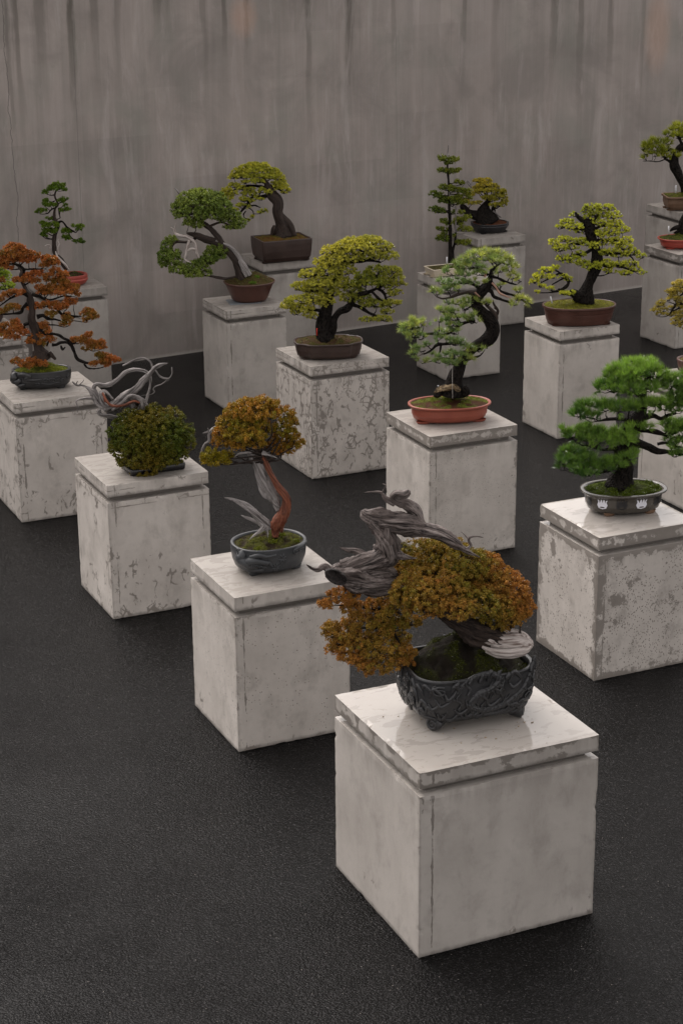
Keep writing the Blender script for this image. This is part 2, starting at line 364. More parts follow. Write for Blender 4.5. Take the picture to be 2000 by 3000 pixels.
    return t.finish(c, t.mr(s2, .3, .7, .42, .62), .4, bump, .003, .35)

def mat_asphalt():
    t = NT('wet_black_asphalt')
    v = t.n('ShaderNodeTexCoord').outputs['Object']
    wv = t.mul(t.n('ShaderNodeTexNoise', i_Scale=60.0).outputs['Color'], (.01, .01, 0), v)
    st = t.vor(v, 150, 'F1'); st2 = t.vor(t.mul(v, (1, 1.15, 1)), 105, 'F1')
    col_ = t.n('ShaderNodeSeparateColor'); t.put(col_.inputs[0], st.outputs['Color'])
    big = t.noise(v, .55, 4, .55); mid = t.noise(v, 2.6, 5, .6); fi = t.noise(v, 70, 4, .65)
    c = t.mix(t.mr(big, .35, .65), (.0012, .0011, .0011, 1), (.0035, .0032, .0034, 1))
    c = t.mix(t.math('MULTIPLY', t.mr(col_.outputs[0], .72, .98), .9), c, (.036, .034, .035, 1))
    chip = t.math('GREATER_THAN', col_.outputs[1], .993)
    c = t.mix(t.math('MULTIPLY', chip, t.mr(st.outputs['Distance'], .2, .4, .9, 0)), c, (.32, .29, .26, 1))
    gap = t.mr(st2.outputs['Distance'], .25, .62, 0, 1)
    c = t.mix(t.math('MULTIPLY', gap, .65), c, (.005, .005, .005, 1))
    h = t.math('ADD', t.math('SUBTRACT', 1.0, t.math('MULTIPLY', st2.outputs['Distance'], 1.1)), t.math('ADD', t.math('MULTIPLY', fi, .9), t.math('MULTIPLY', col_.outputs[2], .7)))
    r = t.mr(t.math('ADD', t.math('MULTIPLY', big, .6), t.math('MULTIPLY', mid, .4)), .36, .64, .09, .20)
    wetp = t.math('ADD', t.math('MULTIPLY', big, .65), t.math('MULTIPLY', mid, .35))
    return t.finish(c, r, .085, h, .0045, t.mr(wetp, .38, .62, .5, 1.0))

def mat_leaf(name, gloss=.22, trans=.14):
    t = NT(name)
    a = t.n('ShaderNodeVertexColor', layer_name='tone').outputs[0]
    d = t.n('ShaderNodeBsdfDiffuse'); t.put(d.inputs[0], a); tr = t.n('ShaderNodeBsdfTranslucent'); t.put(tr.inputs[0], t.mix(.5, a, (1, .95, .4, 1), 'MULTIPLY'))
    m = t.n('ShaderNodeMixShader', i_0=trans); t.t.links.new(d.outputs[0], m.inputs[1]); t.t.links.new(tr.outputs[0], m.inputs[2])
    g = t.n('ShaderNodeBsdfGlossy', i_Roughness=.38); t.put(g.inputs[0], (.9, .9, .9, 1))
    f = t.n('ShaderNodeFresnel', i_IOR=1.35)
    m2 = t.n('ShaderNodeMixShader'); t.put(m2.inputs[0], t.math('MULTIPLY', f.outputs[0], gloss)); t.t.links.new(m.outputs[0], m2.inputs[1]); t.t.links.new(g.outputs[0], m2.inputs[2])
    t.t.links.new(m2.outputs[0], t.out.inputs[0]); return t.m

def mat_wood(name, c0, c1, c2, kind='grain', rough=.62, bs=1.0):
    t = NT(name)
    g = t.n('ShaderNodeAttribute', attribute_name='grain').outputs['Vector']
    tn = t.n('ShaderNodeVertexColor', layer_name='tone').outputs[0]
    if kind == 'grain':
        a = t.noise(t.mul(g, (230, 230, 10)), 1.0, 5, .7, .6); b = t.noise(t.mul(g, (95, 95, 6)), 1.0, 4, .62, 1.0); k = t.noise(g, 14, 4, .6)
    else:
        a = t.noise(t.mul(g, (1, 1, .55)), 120, 5, .65); b = t.mr(t.vor(t.mul(g, (1, 1, .5)), 75, 'F1').outputs['Distance'], .1, .6, 1, 0); k = t.noise(g, 20, 4, .6)
    c = t.mix(t.mr(a, .32, .68), c0, c1); c = t.mix(t.mr(b, .44, .62, 0, .92), c, c2); c = t.mix(t.math('MULTIPLY', t.mr(k, .45, .7), .6), c, c0)
    c = t.mix(1.0, c, tn, 'MULTIPLY')
    h = t.math('ADD', t.math('MULTIPLY', a, 1.0), t.math('MULTIPLY', b, 1.4))
    return t.finish(c, rough, .25 if kind == 'grain' else .10, h, .006, bs)

def mat_pot(name, c0, c1, rough=.45, spec=.5, coat=0.0, bump=.15, ns=30):
    t = NT(name); v = t.n('ShaderNodeTexCoord').outputs['Object']
    n1 = t.noise(v, ns*.3, 5, .6); n2 = t.noise(v, ns*3, 4, .6)
    c = t.mix(t.mr(n1, .32, .68), c0, c1); c = t.mix(t.math('MULTIPLY', t.mr(n2, .55, .75), .35), c, tuple(min(1, x*1.6) for x in c1[:3])+(1,))
    return t.finish(c, t.mr(n1, .3, .7, rough-.08, rough+.1), spec, t.math('ADD', n2, n1), .0015, bump, coat=coat)

def mat_soil():
    t = NT('soil_and_moss'); v = t.n('ShaderNodeTexCoord').outputs['Object']
    a = t.n('ShaderNodeVertexColor', layer_name='tone').outputs[0]
    n = t.noise(v, 260, 4, .7); n2 = t.noise(v, 60, 4, .6)
    c = t.mix(t.mr(n, .35, .7, .0, .75), a, (.012, .009, .006, 1)); c = t.mix(t.math('MULTIPLY', t.mr(n2, .5, .75), .4), c, t.mix(1, a, (1.8, 1.6, 1.2, 1), 'MULTIPLY'))
    return t.finish(c, .9, .15, t.math('ADD', n, t.math('MULTIPLY', n2, .7)), .006, 1.0)

def mat_flat(name, c, rough=.5, spec=.5):
    t = NT(name); v = t.n('ShaderNodeTexCoord').outputs['Object']; n = t.noise(v, 90, 4, .6)
    return t.finish(t.mix(t.mr(n, .4, .7, 0, .25), c, tuple(x*.6 for x in c[:3])+(1,)), rough, spec)

WALL_Y, WALL_PSI = 17.8342, 0.52773
WU = Vector((math.cos(WALL_PSI), math.sin(WALL_PSI), 0)); WN = Vector((math.sin(WALL_PSI), -math.cos(WALL_PSI), 0))
def wall_uv(px, py):
    d = ray(px, py); o = Vector((0, 0, CAM_H)); w0 = Vector((0, WALL_Y, 0)); k = (w0-o).dot(WN)/d.dot(WN); p = o+d*k
    return (p-w0).dot(WU), p.z
def crack(a, b, w, al):
    (u0, z0), (u1, z1) = wall_uv(*a), wall_uv(*b); sl = (u1-u0)/(z1-z0)
    return (u0-sl*z0, sl, min(z0, z1), max(z0, z1), w, al)
CRACKS = [crack((5, 0), (60, 760), .0028, .7), crack((212, 60), (250, 860), .002, .5), crack((1158, 0), (1165, 760), .002, .35)]
RUNS = [(wall_uv(x, 100)[0], w, wall_uv(x, y)[1], al) for x, w, y, al in ((22, .03, 700, .5), (50, .04, 520, .6), (118, .07, 330, .5), (212, .045, 420, .85), (278, .05, 330, .45), (345, .05, 260, .4), (472, .11, 130, .9), (600, .04, 300, .4), (657, .035, 180, .75), (722, .03, 200, .75), (903, .04, 460, .6), (1022, .05, 380, .75), (1150, .03, 300, .4), (1357, .04, 300, .5), (1450, .05, 350, .35), (1620, .05, 300, .6), (1700, .05, 420, .5), (1785, .04, 300, .55), (1880, .04, 350, .4))]
RUST = [wall_uv(713, 50)+(.16, .22), wall_uv(1925, 90)+(.2, .5)]

M_CONC = mat_concrete(); M_WALL = mat_wall(); M_ASPH = mat_asphalt()
M_LEAF = mat_leaf('scale_foliage'); M_NEEDLE = mat_leaf('pine_needles', .35, .2)
M_BARK = mat_wood('dark_bark', (.007, .0055, .005, 1), (.020, .016, .013, 1), (.003, .0025, .0025, 1), 'bark', .75, 1.0)
M_RBARK = mat_wood('red_juniper_bark', (.17, .040, .020, 1), (.34, .14, .08, 1), (.030, .010, .008, 1), 'grain', .5, 1.0)
M_BBARK = mat_wood('brown_bark', (.030, .020, .016, 1), (.075, .053, .042, 1), (.008, .005, .005, 1), 'grain', .65, 1.0)
M_DEAD = mat_wood('weathered_deadwood', (.20, .178, .17, 1), (.40, .37, .355, 1), (.028, .022, .020, 1), 'grain', .6, 1.0)
M_DDARK = mat_wood('dark_driftwood', (.095, .070, .062, 1), (.31, .265, .245, 1), (.008, .005, .005, 1), 'grain', .5, 1.0)
M_SILV = mat_wood('silver_deadwood', (.28, .25, .24, 1), (.50, .47, .455, 1), (.05, .04, .037, 1), 'grain', .6, 1.0)
M_PALE = mat_wood('bleached_wood', (.50, .44, .41, 1), (.66, .60, .56, 1), (.17, .12, .10, 1), 'grain', .55, .8)
M_SOIL = mat_soil()

# ------------------------------------------------------------------ ground and wall
def grid_plane(name, x0, x1, y0, y1, z, mat):
    return mesh_np(name, [(x0, y0, z), (x1, y0, z), (x1, y1, z), (x0, y1, z)], quads=[(0, 1, 2, 3)], mat=mat)
tag(grid_plane('ground', -40, 40, -30, 50, 0, M_ASPH), kind='structure')

def box_bm(sx, sy, z0, z1, bev=.004, cuts=0):
    bm = bmesh.new()
    bmesh.ops.create_cube(bm, size=1, matrix=Matrix.Translation((0, 0, (z0+z1)/2)) @ Matrix.Diagonal((sx, sy, z1-z0, 1)))
    if cuts:                                            # worn arrises with small chips
        bmesh.ops.subdivide_edges(bm, edges=bm.edges[:], cuts=cuts, use_grid_fill=True)
        rz_ = random.Random(int(sx*99999)+int(z1*9999)); o = Vector((rz_.random()*50, rz_.random()*50, rz_.random()*50)); zc = (z0+z1)/2; hz = (z1-z0)/2
        for v in bm.verts:
            on = [abs(abs(v.co.x)-sx/2) < 1e-5, abs(abs(v.co.y)-sy/2) < 1e-5, abs(abs(v.co.z-zc)-hz) < 1e-5]
            if sum(on) >= 2:
                n1 = mnoise.noise(v.co*9+o); n2 = mnoise.noise(v.co*37+o); k = .0012+.0012*(n2+.5)+.012*max(0, n1+n2*.6-.42)
                if on[2] and v.co.z < zc: k *= .6
                if on[0]: v.co.x -= math.copysign(k, v.co.x)
                if on[1]: v.co.y -= math.copysign(k, v.co.y)
                if on[2]: v.co.z -= math.copysign(k, v.co.z-zc)
    elif bev: bmesh.ops.bevel(bm, geom=bm.edges[:], offset=bev, segments=2, profile=.5, affect='EDGES')
    return bm
def bm_obj(name, bm, mat, parent=None):
    me = bpy.data.meshes.new(name); bm.to_mesh(me); bm.free(); me.materials.append(mat)
    return link(bpy.data.objects.new(name, me), parent)

WALL_H = 3.68
wb_ = bmesh.new()
bmesh.ops.create_cube(wb_, size=1, matrix=Matrix.Translation((4, .15, WALL_H/2-.1)) @ Matrix.Diagonal((36, .3, WALL_H+.2, 1)))
wall = bm_obj('concrete_wall', wb_, M_WALL)
wall.location = (0, WALL_Y, 0); wall.rotation_euler = (0, 0, WALL_PSI)
tag(wall, 'tall grey concrete wall with vertical rain streaks behind all the bonsai', 'wall')

# ------------------------------------------------------------------ plinths
CAP_T, GAP = .0748, .0312
def plinth(x, y, h, s, yaw, label, seed, crack=.2, speck=.2, damp=.2, tone=1.0, film=.3, cap=None):
    c = Vector((x, y, 0)) + (Vector((math.cos(yaw), math.sin(yaw), 0))+Vector((-math.sin(yaw), math.cos(yaw), 0)))*s/2
    t = empty('concrete_plinth', c, yaw, label=label, cat='plinth', group='concrete plinths carrying the bonsai')
    zb = h-CAP_T-GAP
    parts = [('block', box_bm(s+.003, s+.003, 0, zb, 0, 34), 0, zb, (s+.003)/2),
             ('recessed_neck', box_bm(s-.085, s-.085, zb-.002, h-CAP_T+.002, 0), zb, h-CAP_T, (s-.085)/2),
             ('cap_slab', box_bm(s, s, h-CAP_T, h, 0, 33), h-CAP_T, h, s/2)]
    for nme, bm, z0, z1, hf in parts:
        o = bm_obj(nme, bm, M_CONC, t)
        cp = cap or {}
        iscap = nme == 'cap_slab'
        o['seed'] = float(seed)+(.37 if iscap else 0); o['half'] = hf; o['ztop'] = float(z1); o['zbot'] = float(z0)
        o['crack'] = float(cp.get('crack', crack*.8) if iscap else crack); o['speck'] = float(cp.get('speck', speck*.5) if iscap else speck)
        o['damp'] = float(cp.get('damp', damp) if iscap else (1.3 if nme == 'recessed_neck' else damp)); o['tone'] = float(tone*(.6 if nme == 'recessed_neck' else 1)); o['film'] = float(film)  # recessed neck is coloured darker than block and cap
    return dict(c=c, h=h, s=s, yaw=yaw)
S = .61
PL = {}
def pl(n, x, y, h, s, dyaw, label, seed, **k): PL[n] = plinth(x, y, h, s, PSI+dyaw, label, seed, **k)
pl(1, .304, 6.8466, .8514, 1.3705*S, -.0136, 'large wide plinth nearest the viewer, wet shiny cap under the dragon relief pot', 1, crack=.05, speck=.06, damp=.12, film=.95, cap=dict(crack=.1, damp=.72), tone=1.00)
pl(2, -.5343, 8.7766, .8466, 1.0297*S, -.0039, 'plinth with spotted right face under the grey pot with tiger relief', 2, crack=.08, speck=.55, damp=.45, film=.4, cap=dict(damp=.3), tone=1.26)
pl(3, -1.3715, 10.5768, .8438, 1.0433*S, -.0024, 'plinth with hairline water tracks under the round olive bonsai in a flat black tray', 3, crack=.50, speck=.18, damp=.2, film=.3, tone=1.36)
pl(4, -2.1958, 12.3472, .8501, 1.0518*S, -.0067, 'plinth cut by the left picture edge under the rust orange bonsai', 4, crack=.62, speck=.1, damp=.2, film=.25, tone=1.34)
pl(5, -.213, 13.2538, .8512, 1.0357*S, .0051, 'plinth covered in dark crazed water tracks under the twin trunk yellow pine', 5, crack=1.15, speck=.15, damp=.25, film=.2, tone=1.28)
pl(6, .5624, 11.5145, .8453, 1.0404*S, -.0089, 'pale plinth under the blue green pine in the terracotta oval pot', 6, crack=.12, speck=.5, damp=.4, film=.5, cap=dict(damp=.95), tone=1.32)
pl(7, 1.3858, 9.6245, .8412, 1.0393*S, -.0089, 'heavily speckled plinth with mirror wet cap under the bright green pine', 7, crack=.1, speck=.72, damp=.98, film=1.0, cap=dict(damp=1.15, crack=.2), tone=1.28)
pl(8, 1.6858, 14.219, .8597, .8843*S, -.003, 'smooth narrow plinth under the lime yellow pine in the ribbed brown oval pot', 8, crack=.0, speck=.03, damp=.05, film=.2, cap=dict(damp=.45), tone=1.24)
pl(9, -.9189, 15.0604, .8479, .8731*S, .0074, 'narrow plinth with blotchy streaks under the green juniper with two foliage clouds', 9, crack=.04, speck=.08, damp=.3, film=.2, cap=dict(damp=.4, crack=.3), tone=1.12)
pl(10, -.677, 16.64, .906, .8814*S, .0, 'narrow plinth by the wall carrying the deep rectangular brown pot', 10, crack=.02, speck=.03, damp=.1, film=.2, tone=1.00)
pl(11, .9113, 16.0023, .8534, .8879*S, .005, 'narrow plinth under the tall tiered bonsai in a cream pot', 11, crack=.0, speck=.02, damp=.05, film=.15, tone=1.00)
pl(12, 1.3105, 17.9107, .8646, .8631*S, -.0155, 'narrow plinth against the wall under the flat dark round pot', 12, crack=.02, speck=.02, damp=.05, film=.2, tone=0.98)
pl(13, 3.1602, 17.6098, 1.1576, .889*S, .0042, 'tallest plinth at the right picture edge under the brown potted long needle pine', 13, crack=.0, speck=.02, damp=.05, film=.2, tone=0.92)
pl(14, 3.0751, 17.0373, .8774, .8984*S, .0249, 'plinth with mottled cap at the right picture edge under the shallow red oval pot', 14, crack=.0, speck=.03, damp=.05, film=.2, cap=dict(damp=1.0), tone=0.95)
pl(15, -2.459, 15.662, .878, .8836*S, -.0078, 'narrow plinth by the wall behind the orange bonsai, under the round red pot', 15, crack=.02, speck=.05, damp=.05, film=.2, tone=1.00)
pl(16, -2.9702, 13.9792, .8642, 1.04*S, .0026, 'plinth mostly hidden at the far left picture edge under the pale lime bonsai', 16, crack=.9, speck=.1, damp=.2, film=.2, tone=1.10)
pl(17, 2.40, 12.45, .85, 1.04*S, .0, 'plinth half hidden behind the bright green pine at the right picture edge', 17, crack=.45, speck=.08, damp=.1, film=.3, tone=1.20)

# ------------------------------------------------------------------ pots and soil
def outline(kind, a, b, n=128):
    th = np.linspace(0, 2*np.pi, n, endpoint=False)
    if kind == 'oval':
        e = 2/2.25; c, s = np.cos(th), np.sin(th)
        return np.stack([a*np.sign(c)*abs(c)**e, b*np.sign(s)*abs(s)**e], 1)
    if kind == 'mokko':
        c, s = np.cos(th), np.sin(th); e = 2/2.9
        x, y = np.sign(c)*abs(c)**e, np.sign(s)*abs(s)**e
        k = 1-.07*np.exp(-((np.abs(np.sin(2*th))-1)/.10)**2)
        return np.stack([a*x*k, b*y*k], 1)
    r = min(a, b)*(.10 if kind == 'rect' else .62 if kind == 'soft' else .35)
    pts = []
    for cx, cy, a0 in ((a-r, b-r, 0), (-a+r, b-r, 90), (-a+r, -b+r, 180), (a-r, -b+r, 270)):
        for k in range(9):
            q = math.radians(a0+k*90/8); pts.append((cx+r*math.cos(q), cy+r*math.sin(q)))
    pts = np.array(pts+[pts[0]]); L = np.concatenate([[0], np.cumsum(np.linalg.norm(np.diff(pts, axis=0), axis=1))])
    s = np.linspace(0, L[-1], n, endpoint=False)
    return np.stack([np.interp(s, L, pts[:, 0]), np.interp(s, L, pts[:, 1])], 1)

class Pot:
    """prof: list of (inset in metres, height fraction) up the outside; then a lip and the inner wall"""
    def __init__(s, root, base, yaw, a, b, h, kind, prof, lip, mat, foot='block', footh=.012, footmat=None, n=128, rimmat=None, feet=(40, 140, 220, 320), fsize=.045):
        s.base, s.yaw, s.a, s.b, s.h, s.kind, s.prof, s.n = base, yaw, a, b, h, kind, prof, n
        s.root = root; s.o = outline(kind, a, b, n); s.footh = footh
        s.R = np.array([[math.cos(yaw), math.sin(yaw)], [-math.sin(yaw), math.cos(yaw)]])
        g = Geo(); rings = []
        pz = [p[1] for p in prof]; pi = [p[0] for p in prof]
        zz = np.linspace(0, 1, 26) if len(prof) > 3 else np.array(sorted(set(pz)))
        zs = sorted(set(list(zz)+pz))
        for z in zs: rings.append((np.interp(z, pz, pi), z*(h-footh)+footh))
        s.zs = zs
        li = pi[-1]; rings += [(li+lip*.15, h+.0015), (li+lip*.6, h+.0018), (li+lip, h-.001), (li+lip, h-.02)]
        s.inner = li+lip
        V_ = np.concatenate([s.ring(i, z) for i, z in rings]); m = len(rings)
        i = np.arange(m-1)[:, None]*n; j = np.arange(n)[None, :]; j2 = (j+1) % n
        q = np.stack([i+j, i+j2, i+n+j2, i+n+j], -1).reshape(-1, 4)
        V_ = np.vstack([V_, s.pt(0, 0, footh)]); bt = np.stack([np.full(n, m*n), (np.arange(n)+1) % n, np.arange(n)], -1)
        g.add(V_, q, bt)
        s.off = np.array(root.location)
        s.pot = g.build('pot', mat, root, smooth=(kind not in ('rect',)), off=s.off)
        if foot:
            for A in feet:
                fx, fy = s.ringpt(math.radians(A), prof[0][0]+.012)
                f = Geo(); k = 14; th = np.linspace(0, 2*np.pi, k, endpoint=False)
                rr = fsize*(1+(.0 if foot == 'block' else .12)*np.cos(3*th))
                vs = []
                ca, sa = (1, .55) if abs(fx)/a > .0 else (1, .55)
                for sc_, z in ((.80, 0.0), (.95, footh*.35), (1.0, footh*.7), (1.08, footh+.006)):
                    vs.append(np.array([s.pt(fx+rr[q_]*sc_*np.cos(th[q_])*ca, fy+rr[q_]*sc_*np.sin(th[q_])*sa, z) for q_ in range(k)]))
                vs.append(np.array([s.pt(fx, fy, 0), s.pt(fx, fy, footh+.006)])); vs = np.concatenate(vs)
                i = np.arange(3)[:, None]*k; j = np.arange(k)[None, :]; j2 = (j+1) % k
                q = np.stack([i+j, i+j2, i+k+j2, i+k+j], -1).reshape(-1, 4)
                jj = np.arange(k); t1 = np.stack([np.full(k, 4*k), (jj+1) % k, jj], -1)
                f.add(vs, q, t1); f.build('foot', footmat or mat, s.pot, smooth=True, off=s.off)
    def pt(s, x, y, z):
        return np.array([s.base[0]+x*math.cos(s.yaw)-y*math.sin(s.yaw), s.base[1]+x*math.sin(s.yaw)+y*math.cos(s.yaw), s.base[2]+z])
    def ring(s, inset, z):
        o = s.o*np.array([(s.a-inset)/s.a, (s.b-inset)/s.b]); p = o @ s.R
        return np.stack([s.base[0]+p[:, 0], s.base[1]+p[:, 1], np.full(len(p), s.base[2]+z)], 1)
    def ringpt(s, th, inset):
        k = int(round((th % (2*math.pi))/(2*math.pi)*s.n)) % s.n
        # nearest outline point by angle
        an = np.arctan2(s.o[:, 1]/s.b, s.o[:, 0]/s.a); k = np.argmin(np.abs(np.angle(np.exp(1j*(an-th)))))
        return s.o[k, 0]*(s.a-inset)/s.a, s.o[k, 1]*(s.b-inset)/s.b
    def surf(s, th, zf, out=0.0):
        """point on the outer wall: th in degrees round the pot (270 = towards the viewer), zf height fraction"""
        an = np.arctan2(s.o[:, 1]/s.b, s.o[:, 0]/s.a); t = math.radians(th); d = np.angle(np.exp(1j*(an-t))); k = np.argmin(np.abs(d))
        # linear blend of neighbours
        k2 = (k+1) % s.n if d[k] < 0 else (k-1) % s.n; w = abs(d[k])/(abs(d[k])+abs(d[k2])+1e-9)
        o = s.o[k]*(1-w)+s.o[k2]*w
        ins = np.interp(zf, [p[1] for p in s.prof], [p[0] for p in s.prof])-out
        return s.pt(o[0]*(s.a-ins)/s.a, o[1]*(s.b-ins)/s.b, zf*(s.h-s.footh)+s.footh)
    def soil(s, mound=.02, peak=(0, 0), level=.008, cols=((.10, .12, .015), (.06, .035, .015)), rough=.004, seed=1, freq=18, sharp=1.5, moss=None, mossfn=None):
        rs = np.random.RandomState(seed); nr, n = 30, s.n
        o = s.o*np.array([(s.a-s.inner-.001)/s.a, (s.b-s.inner-.001)/s.b])
        vs = []; cs = []
        c0, c1 = np.array(cols[0]), np.array(cols[1])
        for r in range(nr+1):
            f = r/nr
            for k in range(0, n, 2):
                x, y = o[k]*f
                dx, dy = (x-peak[0]*s.a)/s.a, (y-peak[1]*s.b)/s.b; d = min(1, math.hypot(dx, dy)/1.0)
                p = Vector((x*freq, y*freq, seed*3.7)); nn = mnoise.noise(p); n2 = mnoise.noise(p*3.1)
                edge = min(1, (1-f)*6)
                z = s.h-level+mound*(1-d)**sharp*(edge)+(rough*nn*2+rough*n2)*edge
                vs.append(s.pt(x, y, z)); w = min(1, max(0, .5+nn*1.6+n2*.5)); cs.append(c0*w+c1*(1-w))
        m = n//2; i = np.arange(nr)[:, None]*m; j = np.arange(m)[None, :]; j2 = (j+1) % m
        q = np.stack([i+j, i+j2, i+m+j2, i+m+j], -1).reshape(-1, 4)
        vs = np.array(vs); cs = np.array(cs)
        g = Geo(); g.add(vs, q, c=cs); so = g.build('soil', M_SOIL, s.root, smooth=True, off=s.off)
        s.soil_v, s.soil_c = vs, cs
        if moss:
            dens, L, mc = moss
            idx = rs.choice(len(vs)-m, dens) + m; w = cs[idx, 1] > (c0[1]*.5+c1[1]*.5)
            idx = idx[w]
            P = vs[idx]+rs.randn(len(idx), 3)*[.004, .004, .001]
            col = np.array(mc)*(.7+.6*rs.rand(len(idx), 1))
            g = Geo(); blades(g, P, nrm(np.array([[0, 0, 1.0]])+.3*rs.randn(len(P), 3)), 7, L, L*.35, .9, col, rs)
            g.build('moss', M_LEAF, so, off=s.off)
        return so
    def cushions(s, items, col, seed=3):
        """rounded moss cushions; items (x fraction, y fraction, radius, height)"""
        rs = np.random.RandomState(seed)
        for (fx, fy, r, hh) in items:
            x, y = fx*s.a, fy*s.b; i = np.argmin(np.linalg.norm(s.soil_v[:, :2]-s.pt(x, y, 0)[:2], axis=1)); c = s.soil_v[i]
            n = int(26000*r*r*3.2)+60; d = rnd_dirs(rs, n); d[:, 2] = abs(d[:, 2]); lump = 1+.18*np.sin(d[:, :1]*9+seed)+.12*np.sin(d[:, 1:2]*13)
            P = c+d*[r, r*.75, hh]*lump-[0, 0, hh*.15]
            g = Geo(); blades(g, P, d, 6, .005, .0028, .7, np.array(col)*(.6+.7*rs.rand(n, 1)), rs, tipc=np.array(col)*1.35*(.7+.6*rs.rand(n, 1)))
            cu = Geo(); u = np.linspace(0, 2*np.pi, 14, endpoint=False); vs = []
            for ph in (0, .35, .7, 1.05, 1.35): 
                for q_ in u: vs.append(c+np.array([r*.93*math.cos(q_)*math.cos(ph), r*.7*math.sin(q_)*math.cos(ph), hh*.9*math.sin(ph)-hh*.15]))
            i_ = np.arange(4)[:, None]*14; j = np.arange(14)[None, :]; j2 = (j+1) % 14
            cu.add(vs, np.stack([i_+j, i_+j2, i_+14+j2, i_+14+j], -1).reshape(-1, 4)); 
            g.add(np.concatenate(cu.v), np.concatenate(cu.q), c=np.array(col)*.5)
            g.build('moss', M_LEAF, s._soil, off=s.off)

# ------------------------------------------------------------------ bonsai
_bm = bmesh.new(); bmesh.ops.create_icosphere(_bm, subdivisions=1, radius=1.0); _bm.verts.index_update()
ICO = np.array([v.co[:] for v in _bm.verts]); ICOF = np.array([[v.index for v in f.verts] for f in _bm.faces]); _bm.free()
def twigs(geo, A, B, r0, r1, rs, c=1.0, sag=.08):
    n = len(A)
    if not n: return
    A = np.asarray(A); B = np.asarray(B); L = np.linalg.norm(B-A, axis=1, keepdims=True)
    pts = [A, A*.66+B*.34+rs.randn(n, 3)*L*sag, A*.33+B*.67+rs.randn(n, 3)*L*sag, B]
    R = [r0, r0*.75+r1*.25, r0*.4+r1*.6, r1]
    D = nrm(B-A); s = nrm(np.cross(D, rnd_dirs(rs, n))); t = np.cross(D, s); K = 4
    V_ = []
    for p, r in zip(pts, R):
        for k in range(K):
            a = 2*math.pi*k/K; V_.append(p+(s*math.cos(a)+t*math.sin(a))*r)
    v = np.stack(V_, 1).reshape(-1, 3); base = np.arange(n)[:, None, None]*(4*K)
    q = []
    for i in range(3):
        for k in range(K):
            q.append([i*K+k, i*K+(k+1) % K, (i+1)*K+(k+1) % K, (i+1)*K+k])
    q = (np.array(q)[None]+base).reshape(-1, 4)
    geo.add(v, q, c=c, g=v*1.0)

